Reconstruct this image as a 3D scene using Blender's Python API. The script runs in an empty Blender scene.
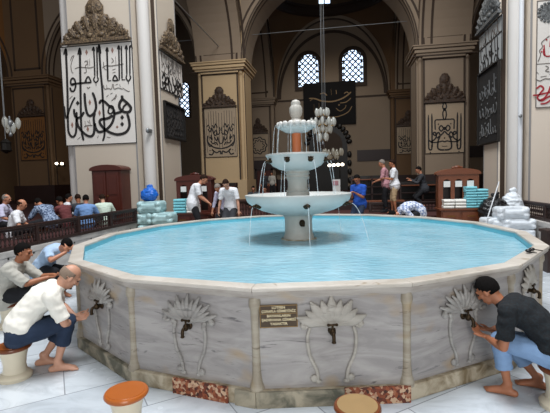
import bpy, bmesh, math, random
from mathutils import Vector as V, Matrix, noise
random.seed(7)
SC = bpy.context.scene
COL = SC.collection
PI = math.pi
# ---------------------------------------------------------------- camera
CAMZ = 2.018; FOC = 410.0; YAW = math.radians(9.5); PIT = 0.06846; ROLL = 0.02845
_f = V((-math.sin(YAW)*math.cos(PIT), math.cos(YAW)*math.cos(PIT), -math.sin(PIT)))
_r = V((math.cos(YAW), math.sin(YAW), 0)); _u = _r.cross(_f)
_r, _u = _r*math.cos(ROLL)-_u*math.sin(ROLL), _u*math.cos(ROLL)+_r*math.sin(ROLL)
CAMP = V((0, 0, CAMZ))
cam_d = bpy.data.cameras.new('camera'); cam = bpy.data.objects.new('camera', cam_d); COL.objects.link(cam)
cam_d.sensor_width = 36; cam_d.lens = FOC/550*36; cam_d.clip_end = 200
m = Matrix((_r, _u, -_f)).transposed().to_4x4(); m.translation = CAMP
cam.matrix_world = m
SC.camera = cam
# ---------------------------------------------------------------- light and exposure
SC.view_settings.view_transform = 'Standard'; SC.view_settings.look = 'None'
SC.view_settings.gamma = 1; SC.view_settings.exposure = 0.0
W = bpy.data.worlds.new('daylight'); SC.world = W; W.use_nodes = True
bg = W.node_tree.nodes['Background']; bg.inputs[0].default_value = (.93, .96, 1, 1); bg.inputs[1].default_value = .50
def area(name, loc, target, size, power, col):
    d = bpy.data.lights.new(name, 'AREA'); d.shape = 'SQUARE'; d.size = size; d.energy = power; d.color = col
    o = bpy.data.objects.new(name, d); COL.objects.link(o); o.location = loc
    o.rotation_euler = (V(target)-V(loc)).to_track_quat('-Z', 'Y').to_euler(); return o
area('skylight', (-.3, 5.2, 18.6), (-.4, 6.0, 0), 7.5, 4350, (.95, .97, 1))
area('front_fill', (1.6, -6, 3.6), (-.2, 4, .6), 4, 400, (1, .98, .96))  # unseen fill behind the camera, added to brighten the basin panels
area('hall_fill', (-1, 20, 13.5), (-1, 21, 0), 5, 330, (1, .9, .76))  # warm fill light added for the dim hall, no lamp hangs here
area('hall_fill_far', (-1, 32.5, 13), (-1, 33, 0), 4, 130, (1, .9, .76))  # second added fill, brightens the domed bay at the back
SC.cycles.max_bounces = 6; SC.cycles.use_denoising = True

# ---------------------------------------------------------------- pixel helpers (a photo pixel seen on a plane of the place)
def ray(x, y): return _f + _r*((x-275)/FOC) - _u*((y-206.5)/FOC)
def at_z(x, y, z): d = ray(x, y); return CAMP + d*((z-CAMZ)/d.z)
def at_Y(x, y, Y): d = ray(x, y); return CAMP + d*(Y/d.y)
def at_X(x, y, X): d = ray(x, y); return CAMP + d*(X/d.x)

# ---------------------------------------------------------------- objects
ORG = {}
def tag(o, label=None, cat=None, group=None, kind=None):
    if label: o['label'] = label
    if cat: o['category'] = cat
    if group: o['group'] = group
    if kind: o['kind'] = kind
    return o
def thing(name, label, cat, loc=(0, 0, 0), group=None, kind=None):
    o = bpy.data.objects.new(name, None); COL.objects.link(o); o.location = loc; o.empty_display_size = .1
    ORG[o] = V(loc); return tag(o, label, cat, group, kind)
def link_mesh(name, me, mats, parent=None):
    o = bpy.data.objects.new(name, me); COL.objects.link(o)
    for mm in (mats if isinstance(mats, (list, tuple)) else [mats]): me.materials.append(mm)
    if parent is not None:
        o.parent = parent; org = ORG[parent]
        me.transform(Matrix.Translation(-org)); ORG[o] = org
    else: ORG[o] = V((0, 0, 0))
    return o
def kids(o): return [c for c in bpy.data.objects if c.parent == o]
def copy_tree(o, parent=None):
    c = o.copy(); COL.objects.link(c); c.parent = parent
    for ch in kids(o): copy_tree(ch, c)
    return c

def basis(d, hint=(0, 0, 1)):
    d = V(d).normalized(); h = V(hint)
    if abs(d.dot(h.normalized())) > .97: h = V((1, 0, 0)) if abs(d.x) < .9 else V((0, 1, 0))
    a = h.cross(d).normalized(); b = d.cross(a).normalized(); return a, b, d

class MB:
    def __init__(s): s.bm = bmesh.new(); s.mi = 0
    def face(s, vs):
        try: f = s.bm.faces.new(vs); f.material_index = s.mi; return f
        except ValueError: return None
    def box(s, c, size, rz=0, ax=None):
        c = V(c); hx, hy, hz = size[0]/2, size[1]/2, size[2]/2
        if ax is None: X, Y, Z = V((math.cos(rz), math.sin(rz), 0)), V((-math.sin(rz), math.cos(rz), 0)), V((0, 0, 1))
        else: X, Y, Z = [V(a) for a in ax]
        vs = [s.bm.verts.new(c+X*(i*hx)+Y*(j*hy)+Z*(k*hz)) for k in (-1, 1) for j in (-1, 1) for i in (-1, 1)]
        for q in ((0, 2, 3, 1), (4, 5, 7, 6), (0, 1, 5, 4), (2, 6, 7, 3), (0, 4, 6, 2), (1, 3, 7, 5)): s.face([vs[i] for i in q])
        return s
    def b2(s, x0, x1, y0, y1, z0, z1): return s.box(((x0+x1)/2, (y0+y1)/2, (z0+z1)/2), (x1-x0, y1-y0, z1-z0))
    def rings(s, rs, cap=True, closed=True):
        vr = [[s.bm.verts.new(p) for p in r] for r in rs]
        n = len(vr[0])
        for a, b in zip(vr, vr[1:]):
            for i in range(n if closed else n-1):
                j = (i+1) % n; s.face([a[i], a[j], b[j], b[i]])
        if cap and closed: s.face(vr[0][::-1]); s.face(vr[-1])
        return s
    def tube(s, pts, rad, seg=8, lat=None, round_=True, hint=(0, 0, 1)):
        # rad: number, list of numbers, or list of (a, b): half width along lat, half depth
        pts = [V(p) for p in pts]; n = len(pts)
        if not isinstance(rad, (list, tuple)): rad = [rad]*n
        rad = [(r, r) if not isinstance(r, (list, tuple)) else r for r in rad]
        rs = []; prevA = None
        for i, p in enumerate(pts):
            d = (pts[min(i+1, n-1)]-pts[max(i-1, 0)]).normalized()
            if lat is not None: A = V(lat); A = (A-d*A.dot(d)).normalized(); B = d.cross(A)
            elif prevA is not None: A = (prevA-d*prevA.dot(d)).normalized(); B = d.cross(A)
            else: A, B, _ = basis(d, hint)
            prevA = A
            def ring(c, k): return [c+A*(math.cos(2*PI*t/seg)*rad[i][0]*k)+B*(math.sin(2*PI*t/seg)*rad[i][1]*k) for t in range(seg)]
            e = min(rad[i])
            if i == 0 and round_:
                for a in (.35, .75, 1.15): rs.append(ring(p-d*e*math.cos(a), math.sin(a)))
            rs.append(ring(p, 1))
            if i == n-1 and round_:
                for a in (1.15, .75, .35): rs.append(ring(p+d*e*math.cos(a), math.sin(a)))
        return s.rings(rs)
    def ell(s, c, r, X=(1, 0, 0), Y=(0, 1, 0), Z=(0, 0, 1), seg=12, rg=8):
        c = V(c); X, Y, Z = V(X)*r[0], V(Y)*r[1], V(Z)*r[2]; rs = []
        for j in range(1, rg):
            a = PI*j/rg; rs.append([c-Z*math.cos(a)+(X*math.cos(2*PI*i/seg)+Y*math.sin(2*PI*i/seg))*math.sin(a) for i in range(seg)])
        return s.rings(rs)
    def lathe(s, prof, c=(0, 0, 0), seg=32, wob=None, cap=True):
        rs = []
        for r, z in prof:
            rs.append([V((c[0]+r*math.cos(2*PI*i/seg)*(wob(i/seg) if wob else 1), c[1]+r*math.sin(2*PI*i/seg)*(wob(i/seg) if wob else 1), c[2]+z)) for i in range(seg)])
        return s.rings(rs, cap)
    def poly(s, pts, n, th):
        # flat outline pts (world) extruded by th along n
        n = V(n).normalized()*th
        a = [s.bm.verts.new(V(p)) for p in pts]; b = [s.bm.verts.new(V(p)+n) for p in pts]
        s.face(a[::-1]); s.face(b)
        for i in range(len(a)): j = (i+1) % len(a); s.face([a[i], a[j], b[j], b[i]])
        return s
    def strip(s, pts, w, n, th, taper=True):
        # a flat pen stroke of width w (number or list) lying on a surface of normal n
        pts = [V(p) for p in pts]; N = len(pts); n = V(n).normalized(); L = []; R = []
        for i, p in enumerate(pts):
            d = pts[min(i+1, N-1)]-pts[max(i-1, 0)]
            if d.length < 1e-9: d = V((0, 0, 1))
            q = n.cross(d.normalized()); ww = (w[i] if isinstance(w, list) else w)/2
            if taper and i in (0, N-1): ww *= .45
            L.append(p+q*ww); R.append(p-q*ww)
        rs = [[L[i], R[i], R[i]+n*th, L[i]+n*th] for i in range(N)]
        return s.rings(rs)
    def build(s, name, mats, parent=None, smooth=False, bevel=0, bseg=2):
        bm = s.bm
        bmesh.ops.recalc_face_normals(bm, faces=bm.faces)
        if bevel:
            es = [e for e in bm.edges if len(e.link_faces) == 2 and e.calc_face_angle(0) > .6]
            bmesh.ops.bevel(bm, geom=es, offset=bevel, segments=bseg, affect='EDGES', profile=.6, clamp_overlap=True)
        me = bpy.data.meshes.new(name); bm.to_mesh(me); bm.free()
        if smooth:
            for p in me.polygons: p.use_smooth = True
            if smooth == 'auto': me.set_sharp_from_angle(angle=math.radians(42))
        return link_mesh(name, me, mats, parent)

def catmull(pts, k=5, closed=False):
    pts = [V(p) for p in pts]; n = len(pts); out = []
    if n < 3: return pts
    for i in range(n if closed else n-1):
        g = (lambda j: pts[j % n]) if closed else (lambda j: pts[max(0, min(n-1, j))])
        p0, p1, p2, p3 = g(i-1), g(i), g(i+1), g(i+2)
        for t in range(k):
            t /= k
            out.append(.5*((2*p1)+(p2-p0)*t+(2*p0-5*p1+4*p2-p3)*t*t+(3*p1-p0-3*p2+p3)*t**3))
    out.append(pts[0] if closed else pts[-1]); return out

def remesh(mb, name, mats, parent, voxel=.012, smooth=4, fold=0, fscale=9, fseed=0):
    me = bpy.data.meshes.new(name); bmesh.ops.recalc_face_normals(mb.bm, faces=mb.bm.faces); mb.bm.to_mesh(me); mb.bm.free()
    o = bpy.data.objects.new('tmp', me); COL.objects.link(o)
    r = o.modifiers.new('r', 'REMESH'); r.mode = 'VOXEL'; r.voxel_size = voxel; r.use_smooth_shade = True
    if smooth: q = o.modifiers.new('s', 'SMOOTH'); q.factor = .5; q.iterations = smooth
    dg = bpy.context.evaluated_depsgraph_get(); dg.update()
    m2 = bpy.data.meshes.new_from_object(o.evaluated_get(dg)); m2.name = name
    bpy.data.objects.remove(o); bpy.data.meshes.remove(me)
    if fold:
        nr = [v.normal.copy() for v in m2.vertices]
        for v, nn in zip(m2.vertices, nr):
            p = v.co*fscale+V((fseed*7.3, fseed*3.1, 0))
            a = noise.noise(V((p.x*1.0, p.y*1.0, p.z*2.2)))+.5*noise.noise(p*2.3)
            v.co += nn*a*fold
    for p in m2.polygons: p.use_smooth = True
    return link_mesh(name, m2, mats, parent)

# ---------------------------------------------------------------- materials
def lin(c):
    if isinstance(c, str): c = [int(c[i:i+2], 16)/255 for i in (0, 2, 4)]
    return tuple((x/12.92 if x <= .04045 else ((x+.055)/1.055)**2.4) for x in c)+(1,)
class Mat:
    def __init__(s, name, col, rough=.6, metal=0, spec=.5, **kw):
        s.m = bpy.data.materials.new(name); s.m.use_nodes = True; s.t = s.m.node_tree; s.b = s.t.nodes['Principled BSDF']
        s.b.inputs['Base Color'].default_value = lin(col); s.b.inputs['Roughness'].default_value = rough
        s.b.inputs['Metallic'].default_value = metal; s.b.inputs['Specular IOR Level'].default_value = spec
        s.m.diffuse_color = lin(col); s.col = lin(col)
        for k, v in kw.items(): s.b.inputs[k.replace('_', ' ')].default_value = v
        s._co = None
    def n(s, t, **kw):
        x = s.t.nodes.new(t)
        for k, v in kw.items(): setattr(x, k, v)
        return x
    def link(s, a, b): s.t.links.new(a, b)
    def coord(s, scale=(1, 1, 1), rot=(0, 0, 0)):
        g = s.n('ShaderNodeNewGeometry'); mp = s.n('ShaderNodeMapping'); s.link(g.outputs['Position'], mp.inputs[0])
        mp.inputs['Scale'].default_value = scale; mp.inputs['Rotation'].default_value = rot; return mp.outputs[0]
    def noise(s, sc=4, detail=4, dist=0, scale=(1, 1, 1), rough=.55):
        x = s.n('ShaderNodeTexNoise'); s.link(s.coord(scale), x.inputs['Vector'])
        x.inputs['Scale'].default_value = sc; x.inputs['Detail'].default_value = detail; x.inputs['Distortion'].default_value = dist
        x.inputs['Roughness'].default_value = rough; return x.outputs[0]
    def ramp(s, f, stops):
        r = s.n('ShaderNodeValToRGB'); s.link(f, r.inputs[0]); e = r.color_ramp.elements
        while len(e) < len(stops): e.new(.5)
        for x, (p, c) in zip(e, stops): x.position = p; x.color = lin(c) if not isinstance(c, (int, float)) else (c, c, c, 1)
        return r.outputs[0]
    def mix(s, f, a, b, mode='MIX'):
        x = s.n('ShaderNodeMix', data_type='RGBA', blend_type=mode)
        for i, q in ((0, f), (6, a), (7, b)):
            if isinstance(q, (int, float)): x.inputs[i].default_value = q
            elif isinstance(q, (str, tuple)): x.inputs[i].default_value = lin(q) if isinstance(q, str) else q
            else: s.link(q, x.inputs[i])
        return x.outputs[2]
    def color(s, o): s.link(o, s.b.inputs['Base Color']); return s
    def bump(s, h, st=.3, dist=.02):
        b = s.n('ShaderNodeBump'); b.inputs['Strength'].default_value = st; b.inputs['Distance'].default_value = dist
        s.link(h, b.inputs['Height']); s.link(b.outputs[0], s.b.inputs['Normal']); return s
    def vary(s, amt=.12, sc=3):
        c = s.col; d = tuple(x*(1-amt*2) for x in c[:3])+(1,)
        s.color(s.mix(s.noise(sc, 5), d, tuple(min(1, x*(1+amt)) for x in c[:3])+(1,))); return s
    def glow(s, col, st): s.b.inputs['Emission Color'].default_value = lin(col); s.b.inputs['Emission Strength'].default_value = st; return s
M = {}
def mk(name, col, rough=.6, vary=.06, sc=4, bump=0, **kw):
    q = Mat(name, col, rough, **kw)
    if vary: q.vary(vary, sc)
    if bump: q.bump(q.noise(sc*9, 5), bump, .01)
    M[name] = q.m; return q

mk('plaster_white', 'c0b4a4', .7, .03, .8)
mk('plaster_white_lit', 'd6c9b9', .7, .03, .8)  # right pillar's plaster, its stronger light put into the colour
mk('plaster_pale', 'c9c5c0', .7, .03, .8)
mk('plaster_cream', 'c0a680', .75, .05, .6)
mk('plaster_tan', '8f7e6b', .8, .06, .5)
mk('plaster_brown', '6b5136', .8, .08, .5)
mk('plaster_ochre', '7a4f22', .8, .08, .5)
mk('trim_brown', '3a2a1c', .7, .1, 3)
mk('trim_grey', '8b8886', .6, .04, 3)
mk('line_black', '2a2624', .7, .05)
mk('ink_black', '1b1817', .6, 0)
mk('ink_grey', '6a635e', .6, 0)
mk('ink_red', '9c1f2a', .6, 0)
mk('ink_rose', '8d6a5e', .6, 0)
mk('ink_gold', '8a6b3a', .5, 0)
mk('panel_white', 'd6d1ca', .6, .02, 2)
mk('panel_cream', 'a5927a', .7, .06, 1)
mk('panel_grey', 'a6aaab', .6, .05, 2)
mk('wood_dark', '2b1712', .45, .2, 6)
mk('wood_red', '4d1d11', .4, .15, 4)
mk('wood_mid', '6e3a1e', .45, .12, 5)
mk('wood_seat', 'a85a20', .28, .08, 6)
mk('wood_seat_edge', '6d3716', .3, .1, 6)
mk('wood_seat_tan', '94784e', .5, .08, 10)
mk('stool_cream', 'd8ceb6', .4, .05, 3)
mk('carpet_red', '3d1512', .95, .2, 5)
mk('black_paint', '16130f', .5, .1)
mk('cloth_black', '0f0d0e', .9, .1, 3)
mk('iron_dark', '24211e', .5, .1, metal=.5)
mk('brass_dark', '3d2f1e', .42, .25, 30, metal=.75)
mk('brass', '8a6a35', .35, .1, metal=.9)
mk('plastic_white', 'd9e0e6', .35, .05, 8, bump=.4)
mk('plastic_aqua', 'a9c9cb', .35, .08, 9, bump=.5)
mk('plastic_blue', '1f68c8', .35, .08, 9, bump=.6)
mk('plastic_black', '121214', .3, .1, 9, bump=.6)
mk('towel_white', 'e2e0da', .95, .03, 20, bump=.3)
mk('towel_aqua', '7cc4cf', .95, .06, 20, bump=.3)
mk('paper_white', 'd9d9d6', .7, .02)
mk('fountain_marble', 'c9c8c3', .4, .07, 5)
mk('fountain_stem', 'b9b6ad', .45, .1, 7)
mk('fountain_orange', 'cf6f3e', .4, .1, 8)
mk('plaque_brown', '3d2a0c', .45, .06, 6)
mk('plaque_gold', 'dccda6', .5, 0)
mk('eye_dark', '120c0a', .2, 0)
mk('hair_black', '100d0c', .8, .2, 60, bump=.6, spec=.12)
mk('hair_brown', '2a1b13', .8, .2, 60, bump=.6, spec=.12)
mk('hair_grey', '837a72', .85, .2, 60, bump=.6)
mk('hair_stubble', '8a7767', .85, .15, 80)
mk('cloth_cream', 'e9e6dc', .9, .02, 6)
mk('cloth_white', 'e4e6ea', .9, .03, 6)
mk('cloth_grey', 'b3b1a8', .9, .05, 8)
mk('cloth_lightblue', 'a9c2dd', .9, .05, 8)
mk('cloth_palegreen', 'c5d6c6', .9, .04, 8)
mk('cloth_lilac', 'c0bfd6', .9, .05, 8)
mk('cloth_blue', '1c4fae', .9, .08, 8)
mk('cloth_skyblue', '6f93c4', .9, .12, 12)
mk('cloth_maroon', '6a3536', .9, .1, 10)
mk('cloth_pink', 'b98890', .9, .1, 10)
mk('cloth_denim', '7d9cc2', .9, .12, 14)
mk('cloth_jeans', '1f2f47', .9, .15, 14)
mk('cloth_dark', '15161b', .9, .1, 8)
mk('cloth_beige', 'b39a78', .9, .06, 8)
mk('cloth_charcoal', '33353a', .9, .1, 8)
mk('skin', 'b97f62', .5, .06, 12)
mk('skin_tan', 'a3694a', .5, .06, 12)
mk('skin_pale', 'c4937a', .5, .06, 12)
mk('phone_black', '0c0c0e', .2, 0)
mk('pole_white', 'c8ccd0', .4, 0)
mk('pipe_white', 'd5d8dc', .4, .03, 2)
mk('metal_grey', '8d9092', .4, .05, metal=.6)
mk('turquoise_tile', '6fc4d6', .4, .05, 2)
q = Mat('lamp_glass', 'a9afad', .06, 0, Alpha=.7); q.glow('fff3dc', .10); M['lamp_glass'] = q.m
q = Mat('lamp_glass_dim', '6d716c', .1); q.glow('ffe9c8', .10); M['lamp_glass_dim'] = q.m
q = Mat('lamp_lit', 'fff3dd', .5); q.glow('fff0d8', 6); M['lamp_lit'] = q.m
q = Mat('window_day', 'cfe0f2', .3); q.glow('c4d8f2', 2.6); M['window_day'] = q.m
q = Mat('water_clear', 'eef6fa', .05, 0, .5, Alpha=.42); M['water_clear'] = q.m
# pool water: turquoise, rippled
q = Mat('pool_water', '74c3da', .09, 0, .5)
wv = q.noise(5.5, 3, .6, (1, 2.1, 1)); q.color(q.mix(q.ramp(q.noise(1.6, 3), [(.35, 0.0), (.7, 1.0)]), '86b8c9', 'a0cad9'))
q.bump(wv, .35, .05); M['pool_water'] = q.m
# veined marble of the basin panels
def marble(name, base, vein, dark, stain=True, rough=.4, sx=1):
    q = Mat(name, base, rough)
    n1 = q.noise(1.5, 7, 1.1, (1, 1, 4.5*sx), .6); n2 = q.noise(3.2, 8, 1.6, (.8, .8, 5.5*sx), .65); n3 = q.noise(2.1, 3, .4)
    c = q.mix(q.ramp(n1, [(.38, 0.0), (.62, 1.0)]), vein, base)
    c = q.mix(q.ramp(n2, [(.30, 1.0), (.40, 0.0)]), c, dark)
    if stain: c = q.mix(q.ramp(q.noise(1.7, 2, 0, (1, 1, 1.6)), [(.60, 0.0), (.72, .6)]), c, 'a8874a')
    q.color(c); q.bump(q.noise(40, 4), .12, .004); M[name] = q.m
marble('marble_panel', 'a8a4a1', '8f8b89', '625f60')
marble('marble_post', 'a8a090', '928877', '6e6250', True)
marble('marble_coping', 'aca69f', '979088', '746a5c', True)
marble('marble_rim', 'c9c3ba', 'b3ab9f', '8c7a60', False, .35)
marble('marble_wall', 'c2bfba', 'a9a6a3', '8b8886', False, .45, .5)
marble('relief_stone', 'b0aba2', '9d988f', '78736b', False, .55)
marble('relief_dark', 'a5a29d', '8b8884', '5c5958', False, .6)
# floor slabs
q = Mat('floor_marble', 'b9c2cb', .22)
br = q.n('ShaderNodeTexBrick'); q.link(q.coord((1, 1, 1), (0, 0, math.radians(-38))), br.inputs['Vector'])
br.inputs['Scale'].default_value = 1; br.inputs['Brick Width'].default_value = 1.3; br.inputs['Row Height'].default_value = .62
br.inputs['Mortar Size'].default_value = .006; br.inputs['Color1'].default_value = lin('ccd3d8'); br.inputs['Color2'].default_value = lin('bac2c9'); br.inputs['Mortar'].default_value = lin('8b9096')
n1 = q.noise(2.2, 7, 1.3, (1, 2.4, 1), .62)
q.color(q.mix(q.ramp(n1, [(.30, .40), (.55, 0.0)]), br.outputs[0], '8f969c')); q.bump(q.noise(5, 3), .05, .01)
q.link(q.ramp(q.noise(1.3, 3), [(.4, .12), (.65, .34)]), q.b.inputs['Roughness']); M['floor_marble'] = q.m
# plinth stone: grey-green blocks, rusty pebble mosaic
q = Mat('plinth_stone', '8a8272', .7)
q.color(q.mix(q.ramp(q.noise(4, 6, .6), [(.4, 0.0), (.6, 1.0)]), '5d5b4d', 'a39a86')); q.bump(q.noise(30, 5), .4, .01); M['plinth_stone'] = q.m
q = Mat('plinth_pale', 'a79b84', .7)
q.color(q.mix(q.ramp(q.noise(6, 6, .6), [(.35, 0.0), (.6, 1.0)]), '7a6a4e', 'b9ae98')); q.bump(q.noise(30, 5), .4, .01); M['plinth_pale'] = q.m
q = Mat('plinth_mosaic', '6d3a22', .65)
vo = q.n('ShaderNodeTexVoronoi'); q.link(q.coord(), vo.inputs['Vector']); vo.inputs['Scale'].default_value = 38
sep = q.n('ShaderNodeSeparateColor'); q.link(vo.outputs['Color'], sep.inputs[0])
q.color(q.ramp(sep.outputs[0], [(.0, '3a1d14'), (.35, '70331d'), (.62, '8f4b2b'), (.85, 'c0a184')])); q.bump(vo.outputs['Distance'], .5, .01); M['plinth_mosaic'] = q.m
# carved, gilded wood of the crests
def crestmat(name, a, b, c):
    q = Mat(name, b, .55); n = q.noise(22, 4, .4)
    q.color(q.ramp(n, [(.35, a), (.52, b), (.68, c)])); q.bump(n, .8, .03); M[name] = q.m
crestmat('crest_gold', '2a2119', '5c4a36', '8d7858')
crestmat('crest_brown', '21160f', '3f2c1d', '5c442c')
crestmat('crest_grey', '3a3c3d', '5a5c5c', '747676')
# lettered / patterned cloth
def plaid(name, a, b, sc):
    q = Mat(name, a, .9); ch = q.n('ShaderNodeTexChecker'); q.link(q.coord((1, 1, 1), (.5, .4, .6)), ch.inputs['Vector']); ch.inputs['Scale'].default_value = sc
    ch.inputs['Color1'].default_value = lin(a); ch.inputs['Color2'].default_value = lin(b); q.color(ch.outputs[0]); M[name] = q.m
plaid('cloth_check', 'd9dfea', '8191b5', 16)
q = Mat('cloth_print', '4c5a72', .9)
q.color(q.ramp(q.noise(26, 3), [(.42, '2f3c55'), (.5, '6f82a0'), (.6, '98a7bd')])); M['cloth_print'] = q.m
q = Mat('cloth_navy_print', '131c26', .9)
q.color(q.ramp(q.noise(60, 2), [(.5, '060a10'), (.62, '0e1d24'), (.7, '080f16')])); M['cloth_navy_print'] = q.m
# ================================================================ the setting
def struct(name, mb, mat, parent=None, **kw):
    o = mb.build(name, mat, parent, **kw)
    if parent is None: o['kind'] = 'structure'
    return o
def sgroup(name, loc):
    o = bpy.data.objects.new(name, None); COL.objects.link(o); o.location = loc; ORG[o] = V(loc); o['kind'] = 'structure'; return o
ZP = .82; ZW = .42; XL = -6.05; XR = 4.6
struct('floor', MB().b2(XL, XR, -2.5, 10.5, -.2, 0), M['floor_marble'])
struct('floor_walkway', MB().b2(XL, XR, 10.5, 12.9, -.2, ZW), M['plaster_tan'])
struct('floor_platform', MB().b2(-40, XL-.04, -2.5, 12.9, -.2, ZP).b2(XR+.04, 22, -2.5, 12.9, -.2, ZP).b2(-40, 22, 12.9, 38.6, -.2, ZP-.05), M['carpet_red'])
# marble risers of the sunken court, with small drain holes
def riser(name, x, sgn):
    g = sgroup(name, (x, 4, 0))
    struct('marble_slab', MB().b2(x-.04, x+.04, -2.5, 12.9, 0, ZP+.012), M['marble_wall'], g, bevel=.008)
    mb = MB(); y = 4.6
    while y < 11: mb.tube([(x+sgn*.036, y, .70), (x+sgn*.046, y, .70)], .022, 10, round_=False); y += .62
    struct('drain_holes', mb, M['line_black'], g)
    mb = MB(); mb.b2(x-.05, x+.05, -2.5, 12.9, ZP-.1, ZP+.015)
    struct('coping_edge', mb, M['marble_wall'], g, bevel=.01)
riser('wall_left', XL, 1); riser('wall_right', XR, -1)

# ---- near pillars of the fountain court
def near_pillar(name, x0, x1, y0, y1, notch, side, mat='plaster_white'):
    g = sgroup(name, ((x0+x1)/2, (y0+y1)/2, ZW))
    z0, z1 = ZW-.02, 11.5
    mb = MB()
    mb.b2(x0+notch, x1-notch, y0, y1, z0, z1); mb.b2(x0, x1, y0+notch, y1-notch, z0, z1)
    struct('shaft', mb, M[mat], g, bevel=.02)
    for sx in (0, 1):
        for sy in (0, 1):
            cx = x0+notch*.62 if sx == 0 else x1-notch*.62; cy = y0+notch*.62 if sy == 0 else y1-notch*.62
            cm = MB(); cm.tube([(cx, cy, z0), (cx, cy, z1)], notch*.34, 20, round_=False)
            struct('colonnette', cm, M['plaster_pale'], g, smooth='auto')
    mb = MB(); d = .012
    for xx in (x0+notch+.03, x1-notch-.03): mb.b2(xx-.025, xx+.025, y0-d, y0, z0, z1)
    for yy in (y0+notch+.03, y1-notch-.03):
        xs = x1 if side > 0 else x0
        mb.b2(xs-d, xs+d, yy-.02, yy+.02, z0, z1)
    struct('trim_line', mb, M['trim_grey'], g)
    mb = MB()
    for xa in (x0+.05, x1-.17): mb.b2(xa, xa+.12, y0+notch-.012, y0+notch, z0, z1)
    struct('painted_groove_shade', mb, M['trim_brown'], g)  # flat brown strips, the shade of the corner grooves put in as colour
    return g
near_pillar('pillar_left', -9.12, -5.78, 12.1, 14.75, .56, 1)
near_pillar('pillar_right', 4.38, 7.6, 12.1, 14.45, .56, -1, 'plaster_white_lit')
# ---- far pillars carrying the arches
SPR = 9.3
def far_pillar(name, x0, x1, y0, y1, mat, z0=ZP-.06):
    g = sgroup(name, ((x0+x1)/2, (y0+y1)/2, z0)); n = .3
    mb = MB(); mb.b2(x0+n, x1-n, y0, y1, z0, SPR-.55); mb.b2(x0, x1, y0+n, y1-n, z0, SPR-.55)
    struct('shaft', mb, mat, g)
    for cx in (x0+n*.6, x1-n*.6):
        for cy in (y0+n*.6, y1-n*.6): struct('colonnette', MB().tube([(cx, cy, z0), (cx, cy, SPR-.55)], n*.38, 16, round_=False), mat, g, smooth='auto')
    mb = MB()
    for k, (z, o) in enumerate(((SPR-.58, .06), (SPR-.42, .16), (SPR-.22, .24), (SPR-.08, .3))):
        mb.b2(x0-o, x1+o, y0-o, y1+o, z, z+.17 if k < 3 else SPR)
    struct('capital', mb, mat, g, bevel=.03)
    mb = MB(); d = .02
    for xx in (x0+n+.06, x1-n-.06): mb.b2(xx-.05, xx+.05, y0-d, y0, z0, SPR-.75)
    mb.b2(x0+n, x1-n, y0-d, y0, SPR-.80, SPR-.70); mb.b2(x0-.26, x1+.26, y0-.31, y0-.22, SPR-.66, SPR-.6)
    for xs in (x0, x1):
        for yy in (y0+n+.06, y1-n-.06): mb.b2(xs-d, xs+d, yy-.05, yy+.05, z0, SPR-.75)
    struct('trim_line', mb, M['trim_brown'], g)
    mb = MB(); mb.b2(x0-.05, x1+.05, y0-.05, y1+.05, z0, 2.0)
    struct('dado', mb, M['wood_dark'] if name != 'pillar_left_far' else mat, g)
    return g
PLF = (-8.95, -5.95, 25, 27.6); PRF = (4.3, 7.2, 25, 27.6)
far_pillar('pillar_left_far', *PLF, M['plaster_cream'])
far_pillar('pillar_right_far', *PRF, M['plaster_tan'])
far_pillar('pillar_left_aisle', -22.3, -19.3, 25, 27.6, M['plaster_brown'])
PLB = (-8.95, -6.1, 37.1, 38.2); PRB = (4.2, 7.2, 37.1, 38.2)
far_pillar('pillar_left_back', *PLB, M['plaster_tan'])
far_pillar('pillar_right_back', *PRB, M['plaster_brown'])

ZT = 18.4
def arch_wall(name, axis, u0, u1, c0, c1, rise, mat, ztop=ZT, trim='trim_brown', panel=()):
    g = sgroup(name, ((u0+u1)/2, c0, SPR) if axis == 'x' else (c0, (u0+u1)/2, SPR))
    P = (lambda u, c, z: V((u, c, z))) if axis == 'x' else (lambda u, c, z: V((c, u, z)))
    uc, hw = (u0+u1)/2, (u1-u0)/2; N = 36
    arc = [(uc-hw*math.cos(PI*i/N), SPR+rise*math.sin(PI*i/N)) for i in range(N+1)]
    mb = MB()
    for a, b in zip(arc, arc[1:]):
        for c in (c0, c1): mb.face([mb.bm.verts.new(P(a[0], c, a[1])), mb.bm.verts.new(P(b[0], c, b[1])), mb.bm.verts.new(P(b[0], c, ztop)), mb.bm.verts.new(P(a[0], c, ztop))])
        mb.face([mb.bm.verts.new(P(a[0], c0, a[1])), mb.bm.verts.new(P(b[0], c0, b[1])), mb.bm.verts.new(P(b[0], c1, b[1])), mb.bm.verts.new(P(a[0], c1, a[1]))])
    bmesh.ops.remove_doubles(mb.bm, verts=mb.bm.verts, dist=1e-4)
    struct('spandrel', mb, mat, g)
    mb = MB(); d = .02
    def band(f0, f1, c, s):
        o0 = [(uc-(hw+f0)*math.cos(PI*i/N), SPR+(rise+f0)*math.sin(PI*i/N)) for i in range(N+1)]
        o1 = [(uc-(hw+f1)*math.cos(PI*i/N), SPR+(rise+f1)*math.sin(PI*i/N)) for i in range(N+1)]
        mb.rings([[P(p[0], c, p[1]), P(q[0], c, q[1]), P(q[0], c+s*d, q[1]), P(p[0], c+s*d, p[1])] for p, q in zip(o0, o1)])
    band(.02, .10, c0, -1); band(.30, .42, c0, -1)
    for cc in (c0+.12, c0+(c1-c0)*.22):   # bands on the soffit
        o0 = [(uc-(hw-.015)*math.cos(PI*i/N), SPR+(rise-.015)*math.sin(PI*i/N)) for i in range(N+1)]
        o1 = [(uc-hw*math.cos(PI*i/N), SPR+rise*math.sin(PI*i/N)) for i in range(N+1)]
        mb.rings([[P(p[0], cc, p[1]), P(p[0], cc+.13, p[1]), P(q[0], cc+.13, q[1]), P(q[0], cc, q[1])] for p, q in zip(o0, o1)])
    struct('trim_line', mb, M[trim], g)
    return g
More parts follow.
